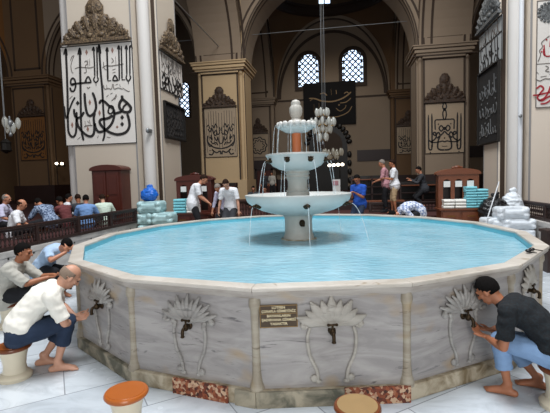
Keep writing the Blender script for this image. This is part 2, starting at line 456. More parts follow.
def pier(name, x0, x1, y0, y1, mat, ztop=ZT):
    g = sgroup(name, ((x0+x1)/2, y0, SPR))
    struct('pier_block', MB().b2(x0, x1, y0, y1, SPR, ztop), mat, g)
    mb = MB(); d = .02
    a, b, c, e = x0+.55, x1-.45, SPR+.42, ztop
    for (p, q, r, s) in ((a, a+.13, c, e), (b-.13, b, c, e), (a, b, c, c+.13)): mb.b2(p, q, y0-d, y0, r, s)
    struct('trim_line', mb, M['trim_brown'], g)
    return g
pier('wall_above_pillar_left', *PLF, M['plaster_cream']); pier('wall_above_pillar_right', *PRF, M['plaster_tan'])
pier('wall_above_pillar_aisle', -22.3, -19.3, 25, 27.6, M['plaster_brown'])
RISE = 6.95
arch_wall('arch_nave', 'x', PLF[1], PRF[0], 25, 27.6, 5.15, M['plaster_tan'])
arch_wall('arch_aisle', 'x', -19.3, PLF[0], 25, 27.6, 5.15, M['plaster_tan'])
arch_wall('arch_aisle_outer', 'x', -32.5, -22.3, 25, 27.6, 5.1, M['plaster_ochre'])
arch_wall('arch_right', 'x', PRF[1], 17.4, 25, 27.6, 5.1, M['plaster_tan'])
arch_wall('arch_nave_left', 'y', 27.6, 37.1, PLF[1]-.25, PLF[0], RISE, M['plaster_tan'])
arch_wall('arch_nave_right', 'y', 27.6, 37.1, PRF[0]+.25, PRF[1], RISE, M['plaster_tan'])
arch_wall('arch_side_left', 'y', 14.75, 25, -6.0, -8.95, 5.2, M['plaster_tan'])
arch_wall('arch_side_right', 'y', 14.45, 25, 4.4, 7.2, 5.2, M['plaster_tan'])
pier('wall_above_pillar_left_back', PLB[0], PLB[1], 37.1, 38.2, M['plaster_tan']); pier('wall_above_pillar_right_back', PRB[0], PRB[1], 37.1, 38.2, M['plaster_brown'])
# ---- back and side walls
g = sgroup('wall_back', (-1, 38.2, 0))
struct('plaster_face', MB().b2(-40, 22, 38.2, 38.6, 0, 21), M['plaster_tan'], g)
mb = MB(); uc, hw = -.9, 5.15; N = 40
for hw, rise, f0, f1 in ((5.62, 5.9, -.1, .16), (5.84, 7.02, -.06, .08)):
    o0 = [(uc-(hw-.9+f0)*math.cos(PI*i/N), SPR+(rise-.2+f0)*math.sin(PI*i/N)) for i in range(N+1)]
    o1 = [(uc-(hw-.9+f1)*math.cos(PI*i/N), SPR+(rise-.2+f1)*math.sin(PI*i/N)) for i in range(N+1)]
    mb.rings([[V((p[0], 38.2, p[1])), V((q[0], 38.2, q[1])), V((q[0], 38.17, q[1])), V((p[0], 38.17, p[1]))] for p, q in zip(o0, o1) if abs(p[0]-uc) < 5.1])
mb.b2(-6.1, 4.2, 38.15, 38.2, 9.05, 9.2)
struct('trim_line', mb, M['trim_brown'], g)
mb = MB(); mb.b2(-40, -3.6, 38.12, 38.2, 0, 1.9); mb.b2(1.3, 22, 38.12, 38.2, 3.35, 4.35); mb.b2(1.3, 22, 38.1, 38.2, 0, 1.9); mb.b2(-8.9, -3.6, 37.0, 38.2, 2.9, 3.7)
struct('dado', mb, M['wood_dark'], g)
struct('wall_left_far', MB().b2(-34, -33.5, -3, 38.6, 0, ZT), M['plaster_ochre'])
struct('wall_right_far', MB().b2(17.4, 17.9, -3, 38.6, 0, ZT), M['plaster_brown'])
struct('wall_left_aisle', MB().b2(-33.5, -16, 31, 31.4, 0, ZT), M['plaster_brown'])
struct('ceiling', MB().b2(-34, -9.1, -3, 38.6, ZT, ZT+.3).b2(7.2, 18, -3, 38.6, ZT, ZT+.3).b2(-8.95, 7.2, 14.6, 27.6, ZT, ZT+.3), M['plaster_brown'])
# ---- the domed bay behind: pendentives, ring, drum windows, dome
cx, cy = -.83, 32.6; hx, hy = 5.12, 5.0; R = 5.05; k = RISE/5.05
g = sgroup('ceiling_dome', (cx, cy, SPR))
mb = MB(); n = 40; grid = {}
for i in range(n+1):
    for j in range(n+1):
        x, y = -1+2*i/n, -1+2*j/n; r2 = x*x+y*y
        if r2 < .9: continue
        # push the inner row onto the ring
        grid[i, j] = mb.bm.verts.new((cx+x*hx, cy+y*hy, SPR+k*R*math.sqrt(max(0, 2-r2))))
for i in range(n):
    for j in range(n):
        q = [(i, j), (i+1, j), (i+1, j+1), (i, j+1)]
        if all(p in grid for p in q): mb.face([grid[p] for p in q])
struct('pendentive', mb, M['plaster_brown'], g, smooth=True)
zr = SPR+k*R
mb = MB(); mb.lathe([(R-.05, zr-.12), (R-.3, zr-.05), (R-.3, zr+.5), (R-.42, zr+.55), (R-.42, zr+.75), (R-.1, zr+.8), (R-.0, zr-.0)], (cx, cy, 0), 64, cap=False)
struct('ring_moulding', mb, M['trim_brown'], g, smooth='auto')
mb = MB(); mb.lathe([(R, zr+.7), (R, zr+3)]+[(R*math.cos(a*PI/20), zr+3+R*math.sin(a*PI/20)) for a in range(1, 10)]+[(.05, zr+3+R)], (cx, cy, 0), 48, cap=False)
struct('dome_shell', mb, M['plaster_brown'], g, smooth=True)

def lattice_window(name, c, w, h, n, frame=.2, arched=True, side='window'):
    # c: middle of the sill on the wall, n faces the room (-y)
    g = sgroup(name, c); c = V(c)
    def outline(w, h, z0=0):
        r = w/2; pts = [V((-r, 0, z0)), V((r, 0, z0))]
        if arched: pts += [V((r*math.cos(PI*i/14), 0, h-r+r*math.sin(PI*i/14))) for i in range(15)]
        else: pts += [V((r, 0, h)), V((-r, 0, h))]
        return [c+p for p in pts]
    struct('glass', MB().poly([p+V((0, -.02, 0)) for p in outline(w, h)], (0, -1, 0), .01), M['window_day'], g)
    mb = MB()
    a, b = outline(w, h), outline(w+2*frame, h+2*frame, 0)
    b = [V((p.x, p.y, p.z-frame)) for p in b]
    mb.rings([[p, q, q+V((0, -.14, 0)), p+V((0, -.14, 0))] for p, q in zip(a+a[:1], b+b[:1])], cap=False)
    struct('surround', mb, M['trim_brown'], g)
    # net of bars
    mb = MB(); s = .52; r = w/2
    def inside(x, z): return abs(x) < r and 0 < z < h and (not arched or z < h-r or x*x+(z-h+r)**2 < r*r)
    for sg in (1, -1):
        for q in range(-40, 60):
            run = []
            t = -6
            while t < 8:
                x, z = t, q*s+sg*t
                if inside(x, z): run.append(c+V((x, -.05, z)))
                elif run:
                    if len(run) > 1: mb.strip([run[0], run[-1]], .105, (0, -1, 0), .03, False)
                    run = []
                t += .03
    for i in range(3): mb.b2(c.x-r, c.x+r, c.y-.1, c.y-.04, c.z+h*(i+.9)/4.2-.02, c.z+h*(i+.9)/4.2+.02)
    rim = [c+(p-c)*.0+V(((p-c).x*.88, -.05, (p-c).z*.95)) for p in outline(w, h)]
    mb.strip(rim+rim[:1], .06, (0, -1, 0), .03, False)
    struct('lattice', mb, M['iron_dark'], g)
lattice_window('window_1', (-2.95, 38.2, 10.3), 1.8, 2.85, -1, .34)
lattice_window('window_2', (1.02, 38.2, 10.4), 1.8, 2.85, -1, .34)
for i, a in enumerate((-64, -6, 52)):
    b = math.radians(a); p = V((cx+(R-.05)*math.sin(b), cy+(R-.05)*math.cos(b), zr+.95))
    mb = MB(); X = V((math.cos(b), -math.sin(b), 0)); Nn = V((-math.sin(b), -math.cos(b), 0))
    g = sgroup('window_%d' % (i+3), p)
    struct('glass', mb.box(p+V((0, 0, .9)), (1.0, .05, 1.8), ax=(X, Nn, V((0, 0, 1)))), M['window_day'], g)
    mb = MB()
    for xx in (-.53, 0, .53): mb.box(p+X*xx+Nn*.04+V((0, 0, .9)), (.09, .05, 1.9), ax=(X, Nn, V((0, 0, 1))))
    for zz in (0, .6, 1.2, 1.85): mb.box(p+Nn*.04+V((0, 0, zz)), (1.1, .05, .08), ax=(X, Nn, V((0, 0, 1))))
    struct('lattice', mb, M['iron_dark'], g)
# side-aisle window glimpsed past the left pillar
p = at_Y(183.5, 96, 37.9)
lattice_window('window_6', (p.x, 38.2, 8.2), 1.0, 3.2, -1, .1, True)
# doorway with a toothed, scalloped arch in the back wall
g = sgroup('door_1', (-1.3, 38.2, ZP))
a0 = [V((-1.3+1.75*math.cos(PI*i/24), 38.2, 4.7+2.0*math.sin(PI*i/24))) for i in range(25)]
struct('dark_opening', MB().poly([V((.45, 38.16, 0))]+[V((p.x, 38.16, p.z)) for p in a0]+[V((-3.05, 38.16, 0))], (0, -1, 0), .02), M['black_paint'], g)
mb = MB()
for s in (-1, 1):
    for zz in range(5): mb.ell((-1.3+s*1.92, 38.08, .9+zz*.78), (.2, .12, .30))
for i in range(1, 16):
    a = PI*i/16; mb.ell((-1.3+1.95*math.cos(a), 38.08, 4.75+2.2*math.sin(a)), (.27, .12, .2), (math.cos(a), 0, math.sin(a)), (0, 1, 0), (-math.sin(a), 0, math.cos(a)))
struct('scalloped_border', mb, M['black_paint'], g, smooth=True)
mb = MB(); mb.lathe([(.03, -.05), (1.2, -.04), (1.3, 0), (.03, .02)], (0, 0, 0), 40)
for v in mb.bm.verts: v.co = V((-1.3+v.co.x, 38.1-v.co.z, 4.9+v.co.y))
struct('roundel', mb, M['trim_brown'], g)
# door leaf at the left of the back wall
p = at_Y(268, 172, 37); g = sgroup('door_2', (-7.0, 37.0, ZP))
struct('leaf', MB().b2(-7.75, -6.5, 36.9, 37.05, ZP-.06, 2.75), M['wood_red'], g, bevel=.02)
struct('door_frame', MB().b2(-7.95, -7.75, 36.85, 37.1, ZP-.06, 2.95).b2(-6.5, -6.3, 36.85, 37.1, ZP-.06, 2.95).b2(-7.95, -6.3, 36.85, 37.1, 2.75, 2.95), M['wood_dark'], g, bevel=.02)
# iron tie rods across the arches
def rod(name, p, q, r, lab, m='metal_grey'):
    o = MB().tube([p, q], r, 8, round_=False).build(name, M[m]); o['kind'] = 'structure'; return o
rod('beam_tie_nave', (PLF[1]-.1, 26.3, 11.2), (PRF[0]+.1, 26.3, 11.2), .02, '')
rod('beam_tie_aisle', (-19.4, 26.3, 11.2), (PLF[0]+.1, 26.3, 11.2), .035, '')
rod('beam_tie_side', (-7.4, 14.7, 10.2), (-7.4, 25.2, 10.2), .03, '')
# ================================================================ the sixteen-sided ablution basin
PCX, PCY, PR, PPH, ZR = -.76, 6.925, 3.5515, -.17364, 1.088
def corner(k, r=PR):
    a = PPH+k*2*PI/16+YAW*0; x, y = math.sin(a), -math.cos(a)
    c, s = math.cos(YAW), math.sin(YAW); return V((PCX+r*(c*x-s*y), PCY+r*(s*x+c*y), 0))
basin = thing('ablution_basin', 'large sixteen-sided grey marble ablution pool with carved panels and brass taps', 'fountain basin', (PCX, PCY, 0))
def ringseg(k, r0, r1, z0, z1):
    mb = MB(); a, b, c, d = corner(k, r0), corner(k+1, r0), corner(k+1, r1), corner(k, r1)
    lo = [mb.bm.verts.new(p+V((0, 0, z0))) for p in (a, b, c, d)]; hi = [mb.bm.verts.new(p+V((0, 0, z1))) for p in (a, b, c, d)]
    mb.face(lo[::-1]); mb.face(hi)
    for i in range(4): mb.face([lo[i], lo[(i+1) % 4], hi[(i+1) % 4], hi[i]])
    return mb
def join(a, b):
    me = bpy.data.meshes.new('t'); b.bm.to_mesh(me); a.bm.from_mesh(me); b.bm.free(); bpy.data.meshes.remove(me); return a
PF = PR-.085     # outer face of the panels
WATER = .985
FR = {}
for k in range(16):
    p = ringseg(k, PF, PR-.14, .13, 1.0).build('panel', M['marble_panel'], basin)
    ORG[p] = ORG[basin]
    a, b = corner(k, PF), corner(k+1, PF); u = (b-a).normalized(); n = V((u.y, -u.x, 0)); FR[k] = (p, (a+b)/2, u, n, (b-a).length)
    mb = ringseg(k, PR-.02, PR-.14, .998, 1.018); join(mb, ringseg(k, PR-.05, PR-.14, .975, 1.0)); join(mb, ringseg(k, PR, PR-.14, 1.018, 1.052))
    mb.build('coping', M['marble_coping'], basin, bevel=.006)
    mb = ringseg(k, PR+.012, PR-.155, 1.05, ZR)
    mb.build('rim_slab', M['marble_rim'], basin, bevel=.012)
    mb = ringseg(k, PR-.035, PR-.3, 0, .145)
    mat = {0: 'plinth_pale', -1: 'plinth_pale', 1: 'plinth_pale', -2: 'plinth_stone'}.get((k+8) % 16-8, 'plinth_stone')
    mb.build('plinth_block', M[mat], basin, bevel=.015)
    # corner post with flared foot and knobbed head
    c0 = corner(k, PF); out = V((c0.x-PCX, c0.y-PCY, 0)).normalized(); q = c0-out*.01
    prof = [(.068, .13), (.066, .17), (.05, .22), (.04, .30), (.037, .5), (.038, .78), (.042, .87), (.055, .90), (.055, .94), (.045, .985)]
    MB().lathe([(r, z) for r, z in prof], (q.x, q.y, 0), 14).build('corner_post', M['marble_post'], basin, smooth='auto')
# rusty mosaic patches let into the plinth
for k, t0, t1 in ((-1, .37, .80), (0, .57, 1.0)):
    a, b = corner(k, PR-.03), corner(k+1, PR-.03); u = (b-a).normalized(); n = V((u.y, -u.x, 0))
    L = (b-a).length; mid = a+u*L*(t0+t1)/2
    MB().box(mid+V((0, 0, .075)), (L*(t1-t0), .03, .155), ax=(u, n, V((0, 0, 1)))).build('mosaic_patch', M['plinth_mosaic'], basin, bevel=.006)
for k, t0, t1 in ((0, .0, .57), (-1, .85, 1.0)):
    a, b = corner(k, PR-.03), corner(k+1, PR-.03); u = (b-a).normalized(); n = V((u.y, -u.x, 0))
    L = (b-a).length; mid = a+u*L*(t0+t1)/2
    MB().box(mid+V((0, 0, .072)), (L*(t1-t0), .03, .148), ax=(u, n, V((0, 0, 1)))).build('kerb_stone', M['plinth_stone'], basin, bevel=.008)
# inside lining
mb = MB()
pr = []
for r, z in ((PR-.145, 1.07), (PR-.145, .55), (.1, .55)): pr.append([corner(k, r)+V((0, 0, z)) for k in range(16)])
mb.rings(pr, cap=False); mb.build('basin_lining', M['turquoise_tile'], basin)
mb = MB(); mb.rings([[corner(k, PR-.15)+V((0, 0, z)) for k in range(16)] for z in (WATER-.05, WATER)])
w = mb.build('pool_water', M['pool_water']); tag(w, 'turquoise rippled water filling the marble ablution pool', 'water', kind='stuff')

def palmette(k, style):
    p, mid, u, n, L = FR[k]; Z = V((0, 0, 1))
    P = lambda a, z, o=.012: mid+u*a+Z*z+n*o
    mat = M['relief_dark'] if style else M['relief_stone']
    mb = MB(); base = .715 if not style else .71
    nl = 9 if not style else 13
    for i in range(nl):
        t = -1+2*i/(nl-1); ang = t*1.28
        ln = (.26 if i % 2 == 0 else .225) if not style else (.25 if i % 2 == 0 else .2)
        d = u*math.sin(ang)+Z*math.cos(ang); s = n.cross(d)
        root = P(t*.055, base)
        w_ = .054 if not style else .03
        pts = [root, root+d*ln*.5+n*.022, root+d*ln*.76+n*.026, root+d*ln+n*.004]
        mb.tube(pts, [(.016, .014), (w_, .02), (w_*.74, .018), (.012, .008)], 8, lat=s)
        if i in (1, 3, 5, 7, 9):
            for sg in (-1, 1): mb.ell(root+d*ln*.66+s*sg*.034+n*.012, (.022, .04, .016), s, d, n, 8, 6)
    # broad backing shell between the leaves
    hr = .185 if not style else .15
    mb.poly([P(-.06, base-.02, 0)]+[P(hr*1.05*math.sin(-1.5+3.0*i/20), base+hr*math.cos(-1.5+3.0*i/20), 0) for i in range(21)]+[P(.06, base-.02, 0)], n, .022)
    # outer curling leaves
    for sg in (-1, 1):
        pts = catmull([P(sg*.05, base), P(sg*.14, base+.03, .03), P(sg*.21, base+.045, .03), P(sg*.255, base+.02, .03), P(sg*.25, base-.015, .025), P(sg*.222, base-.005, .02)], 4)
        mb.tube(pts, .021, 8)
        mb.ell(P(sg*.255, base+.005, .03), (.03, .03, .025))
        # long S-curved stems with scrolled feet
        w1 = .205 if not style else .16
        pts = catmull([P(sg*(w1-.01), base-.03), P(sg*(w1+.012), base-.12), P(sg*(w1-.005), base-.27), P(sg*(w1-.06), base-.40), P(sg*(w1-.075), base-.48), P(sg*(w1-.065), base-.51)], 6)
        mb.tube(pts, .0165, 8)
        mb.ell(P(sg*(w1-.04), base-.485, .012), (.035, .035, .022), u, Z, n); mb.ell(P(sg*(w1-.078), base-.515, .012), (.03, .022, .02), u, Z, n)
        if style:
            for zz in range(4): mb.ell(P(sg*(w1+.0+.012*(zz % 2)), base-.06+zz*.045, .015), (.026, .03, .02), u, Z, n, 8, 6)
    mb.ell(P(0, base+.005, .02), (.06, .035, .03), u, Z, n)
    if style:
        for i in range(14): a = i*2*PI/14; mb.ell(P(.06*math.sin(a), base+.06+.06*math.cos(a), .03), (.02, .02, .02), u, Z, n, 6, 5)
    mb.build('carved_palmette', mat, p, smooth=True)
    # the tap
    mb = MB(); zt = base-.05
    T = .8; Q = lambda a_, z_, o_: P(a_*T, zt+z_*T, o_*T)
    mb.ell(Q(0, 0, .015), (.045*T, .05*T, .02*T), u, Z, n)
    mb.tube([Q(0, 0, .01), Q(0, 0, .10)], [.028*T, .026*T], 12)
    mb.ell(Q(0, 0, .085), (.036*T, .044*T, .036*T), u, Z, n)
    mb.tube(catmull([Q(0, 0, .09), Q(0, -.005, .135), Q(0, -.035, .155), Q(0, -.09, .155)], 4), [.02*T]*13, 10, round_=False, hint=tuple(u))
    mb.ell(Q(0, -.085, .155), (.026*T, .026*T, .016*T), u, n, Z)
    mb.tube([Q(0, .03, .085), Q(0, .075, .085)], .012*T, 8)
    mb.tube([Q(-.045, .082, .085), Q(.045, .082, .085)], .012*T, 8)
    for sg in (-1, 1): mb.ell(Q(sg*.045, .082, .085), (.018*T, .018*T, .018*T), u, Z, n, 8, 6)
    mb.build('tap', M['brass_dark'], p, smooth=True)
for k, st in ((-4, 1), (-3, 1), (-2, 1), (-1, 1), (0, 0), (1, 1), (2, 0), (3, 0)): palmette(k % 16, st)

# ---- engraved notice screwed to the marble
def text_mesh(txt, size, mat, name, parent, origin, X, Y, N, ext=.002, bold=.005, align='CENTER', maxw=None):
    cu = bpy.data.curves.new('t', 'FONT'); cu.body = txt; cu.size = size; cu.align_x = align; cu.align_y = 'CENTER'; cu.extrude = ext; cu.offset = bold*size*4; cu.resolution_u = 2
    o = bpy.data.objects.new('t', cu); COL.objects.link(o); dg = bpy.context.evaluated_depsgraph_get(); dg.update()
    me = bpy.data.meshes.new_from_object(o.evaluated_get(dg)); bpy.data.objects.remove(o); bpy.data.curves.remove(cu)
    sx = 1
    if maxw:
        w = max(v.co.x for v in me.vertices)-min(v.co.x for v in me.vertices); sx = maxw/w
    for v in me.vertices: v.co = V(origin)+X*v.co.x*sx+Y*v.co.y+N*v.co.z
    me.name = name; me.materials.clear(); return link_mesh(name, me, mat, parent)
p, mid, u, n, L = FR[0]; Z = V((0, 0, 1))
pc = mid-u*L*.345+Z*.81+n*.012; pw, phh = .335, .205
pl = MB().box(pc, (pw, phh, .016), ax=(u, Z, n)).build('notice_plaque', M['plaque_brown'], basin, bevel=.003); ORG[pl] = ORG[basin]
mb = MB()
for dz, hh in ((phh/2-.006, .006), (-phh/2+.006, .006), (.024, .005)): mb.box(pc+Z*dz+n*.009, (pw-.004, hh, .004), ax=(u, Z, n))
for s in (-1, 1): mb.box(pc+u*s*(pw/2-.005)+n*.009, (.006, phh, .004), ax=(u, Z, n))
mb.build('gold_border', M['ink_gold'], pl)
for txt, dz, w in (('LÜTFEN', .077, .115), ('ÇORAPLA GİRMEYİNİZ', .045, .300), ('BAYANLARIN', .004, .205), ('ŞADIRVANA GİRMESİ', -.032, .300), ('YASAKTIR', -.068, .155)):
    text_mesh(txt, .031, M['plaque_gold'], 'lettering', pl, pc+Z*dz+n*.009, u, Z, n, maxw=w)

# ================================================================ three-tiered fountain in the middle
ft = thing('tiered_fountain', 'white marble three-tiered fountain standing in the middle of the pool', 'fountain', (PCX, PCY, .55))
C0 = (PCX, PCY, 0)
MB().lathe([(.30, .56), (.30, .93), (.275, .95), (.262, .985), (.262, 1.03), (.245, 1.05), (.235, 1.10), (.232, 1.30), (.245, 1.36), (.27, 1.40)], C0, 36).build('pedestal', M['fountain_stem'], ft, smooth='auto')
lb = MB().lathe([(.24, 1.39), (.42, 1.42), (.62, 1.48), (.78, 1.56), (.86, 1.63), (.885, 1.69), (.895, 1.715), (.895, 1.745), (.86, 1.75), (.84, 1.715), (.78, 1.65), (.4, 1.52), (.19, 1.52)], C0, 56).build('lower_bowl', M['fountain_marble'], ft, smooth='auto')
MB().lathe([(.81, 1.69), (.2, 1.695)], C0, 40, cap=False).build('bowl_water', M['pool_water'], lb)
MB().lathe([(.19, 1.5), (.2, 1.74), (.192, 1.77), (.178, 1.80), (.166, 1.86), (.166, 1.97), (.18, 2.0), (.195, 2.04), (.19, 2.08), (.205, 2.14)], C0, 32).build('stem', M['fountain_stem'], ft, smooth='auto')
ub = MB().lathe([(.18, 2.13), (.30, 2.16), (.41, 2.22), (.48, 2.30), (.505, 2.37), (.53, 2.39), (.53, 2.415), (.5, 2.42), (.46, 2.36), (.3, 2.27), (.08, 2.26)], C0, 48).build('upper_bowl', M['fountain_marble'], ft, smooth='auto')
MB().lathe([(.475, 2.385), (.07, 2.387)], C0, 40, cap=False).build('bowl_water', M['pool_water'], ub)
MB().lathe([(.32, .93), (.32, .975), (.30, .99), (.285, 1.0)], C0, 36, cap=False).build('base_ring', M['plinth_pale'], ft, smooth='auto')
for zz, rr in ((2.03, .198), (1.80, .19), (2.09, .205)): MB().lathe([(rr-.02, zz-.02), (rr+.006, zz-.008), (rr+.006, zz+.008), (rr-.02, zz+.02)], C0, 32).build('moulding_ring', M['fountain_stem'], ft, smooth='auto')
MB().lathe([(.075, 2.26), (.075, 2.76), (.09, 2.78)], C0, 24).build('orange_column', M['fountain_orange'], ft, smooth='auto')
NL = 18
sb = MB(); sb.lathe([(.07, 2.76), (.18, 2.78), (.27, 2.83), (.31, 2.88)], C0, 40)
for i in range(NL):
    a = 2*PI*i/NL; d = V((math.cos(a), math.sin(a), 0)); t = V((-d.y, d.x, 0))
    sb.ell(V(C0)+d*.305+Z*2.895, (.035, .055, .052), d, t, Z, 10, 8)
sb.lathe([(.31, 2.9), (.1, 2.9)], C0, 40, cap=False)
sb.build('scalloped_bowl', M['fountain_marble'], ft, smooth=True)
MB().lathe([(.16, 2.9), (.15, 2.94), (.11, 2.965), (.075, 3.0), (.07, 3.02), (.092, 3.06), (.105, 3.11), (.104, 3.18), (.082, 3.22), (.072, 3.235), (.078, 3.26), (.06, 3.30), (.02, 3.318)], C0, 24, wob=lambda t: 1+.05*math.cos(t*2*PI*8)).build('finial', M['fountain_stem'], ft, smooth=True)
def spout(par, ang, r, z, s):
    d = V((math.sin(ang), -math.cos(ang), 0)); c, q = math.cos(YAW), math.sin(YAW); d = V((c*d.x-q*d.y, q*d.x+c*d.y, 0)); t = V((-d.y, d.x, 0)); p = V((PCX, PCY, z))+d*r
    mb = MB(); mb.ell(p, (.035*s, .05*s, .05*s), d, t, Z, 10, 8); mb.ell(p+d*.03*s-Z*.01*s, (.035*s, .03*s, .028*s), d, t, Z, 8, 6)
    for sg in (-1, 1): mb.ell(p+t*sg*.038*s+Z*.035*s, (.016*s, .02*s, .02*s), d, t, Z, 6, 5)
    mb.tube([p+d*.04*s, p+d*.085*s-Z*.012*s], .016*s, 8); mb.build('lion_spout', M['brass_dark'], par, smooth=True)
    return p+d*.085*s-Z*.012*s, d
def jet(p, d, v, zend, r, label, group):
    pts = []; t = 0
    while True:
        q = p+d*v*t-Z*4.9*t*t
        pts.append(q)
        if q.z < zend or t > 2: break
        t += .02
    o = MB().tube(pts, [r*(1+.25*math.sin(i*1.7)) for i in range(len(pts))], 6).build('water_jet', M['water_clear'], smooth=True)
    tag(o, label, 'water jet', group)
for i in range(6):
    p, d = spout(lb, math.radians(6+60*i), .80, 1.60, 1.25); 
    if i in (1, 5, 0, 2): jet(p, d, (.28, .8, .28, .28, .28, .28)[i], WATER, .0055, 'thin stream falling from a lion spout of the wide lower bowl into the pool', 'streams falling from the lower bowl')
for i in range(8):
    p, d = spout(ub, math.radians(-22+45*i), .485, 2.31, .95); jet(p, d, .42 if i % 2 else .25, 1.72, .0055, 'thin water jet arcing from the upper bowl down to the lower bowl', 'jets from the upper bowl')
for i in range(10):
    a = 2*PI*(i+.3)/10; d = V((math.cos(a), math.sin(a), 0)); jet(V((PCX, PCY, 2.90))+d*.34, d, .22, 2.40, .0045, 'fine water thread dropping from the scalloped top bowl', 'threads from the scalloped bowl')
d = V((math.sin(.35), -math.cos(.35), 0)); mb = MB(); q = V((PCX, PCY, 1.27))+d*.25
mb.ell(q, (.05, .05, .06)); mb.ell(q+d*.05, (.035, .035, .03)); mb.tube([q+d*.05, q+d*.1-Z*.03], .02, 8); mb.build('lion_spout', M['brass_dark'], ft, smooth=True)
# ================================================================ calligraphy
UP = V((0, 0, 1))
def draw(mb, toW, strokes, n, unit, th=.012):
    # strokes: (points, width) in photo-like units; smooth pen lines
    for pts, w in strokes:
        ps = [toW(*p) for p in pts]
        mb.strip(catmull(ps, 5) if len(ps) > 2 else ps, w*unit, n, th)
def diamond(mb, c, a, b, u, n, th=.012): mb.poly([c+u*a, c+UP*b, c-u*a, c-UP*b], n, th)
def crest(parent, c, w, h, u, n, mat, name='carved_crest'):
    # stepped fan of carved acanthus leaves over a moulded bar; c = middle of the bar on the wall
    c = V(c)+V(n)*.03; mb = MB(); P = lambda a, b, o=0: c+u*(a*w)+UP*(b*h)+n*o
    d = .10
    out = [(-.5, .06), (-.44, .10), (-.42, .24), (-.34, .28), (-.32, .42), (-.22, .46), (-.20, .60), (-.13, .62), (-.135, .82), (-.07, .97), (0, 1.0), (.07, .97), (.135, .82), (.13, .62), (.20, .60), (.22, .46), (.32, .42), (.34, .28), (.42, .24), (.44, .10), (.5, .06)]
    mb.poly([P(a, b) for a, b in out], n, d*.5)
    mb.poly([P(-.53, -.01), P(.53, -.01), P(.53, .03), P(-.53, .03)], n, d*1.1); mb.poly([P(-.505, .03), P(.505, .03), P(.49, .085), P(-.49, .085)], n, d*.8)
    for a0, b0, l, wd, t in ((0, .62, .30, .10, 0), (0, .3, .36, .085, 0), (-.10, .28, .34, .07, -.25), (.10, .28, .34, .07, .25), (-.2, .2, .34, .075, -.5), (.2, .2, .34, .075, .5), (-.30, .14, .26, .07, -.75), (.30, .14, .26, .07, .75), (-.4, .1, .17, .05, -1.0), (.4, .1, .17, .05, 1.0)):
        dv = u*math.sin(t)+UP*math.cos(t); s = n.cross(dv)
        q = P(a0, b0, d*.35)
        mb.tube([q, q+dv*l*h*.4+n*d*.25, q+dv*l*h*.75+n*d*.3, q+dv*l*h*.98], [(wd*w*.35, d*.3), (wd*w*.75, d*.45), (wd*w*.8, d*.45), (wd*w*.35, d*.3)], 10, lat=s)
        for f_ in (.3, .55, .8):
            for sg in (-1, 1): mb.ell(q+dv*l*h*f_+s*sg*wd*w*.75+n*d*.15, (wd*w*.3, l*h*.11, d*.4), s, dv, n, 8, 6)
        mb.tube([q+n*d*.4, q+dv*l*h*.8+n*d*.75], [wd*w*.12, wd*w*.10], 6)
    for a in (-.09, .09): mb.ell(P(a, .16, d*.6), (.045*w, .06*h, d*.55), u, UP, n)
    for a in (-.27, .27): mb.ell(P(a, .15, d*.6), (.04*w, .05*h, d*.5), u, UP, n)
    mb.ell(P(0, .8, d*.4), (.12*w, .16*h, d*.7), u, UP, n)
    o = mb.build(name, mat, parent, smooth='auto'); return o
def board(parent, c0, c1, n, mat, line=M['ink_black'], lw=.03, name='board'):
    # c0 lower-left, c1 upper-right corners on the wall
    c0, c1 = V(c0), V(c1); u = V((c1.x-c0.x, c1.y-c0.y, 0)); w = u.length; u.normalize(); h = c1.z-c0.z
    n = V(n); mb = MB(); mb.poly([q_+n*.005 for q_ in (c0, c0+u*w, c0+u*w+UP*h, c0+UP*h)], n, .015); b = mb.build(name, mat, parent)
    mb = MB(); m_ = c0+n*.02
    for p, q in ((V((0, 0, 0)), u*w), (u*w, u*w+UP*h), (u*w+UP*h, UP*h), (UP*h, V((0, 0, 0)))): mb.strip([m_+p, m_+q], lw, n, .006, False)
    mb.build('border_line', line, b)
    return b, u, w, h
NY = V((0, -1, 0)); UX = V((1, 0, 0))

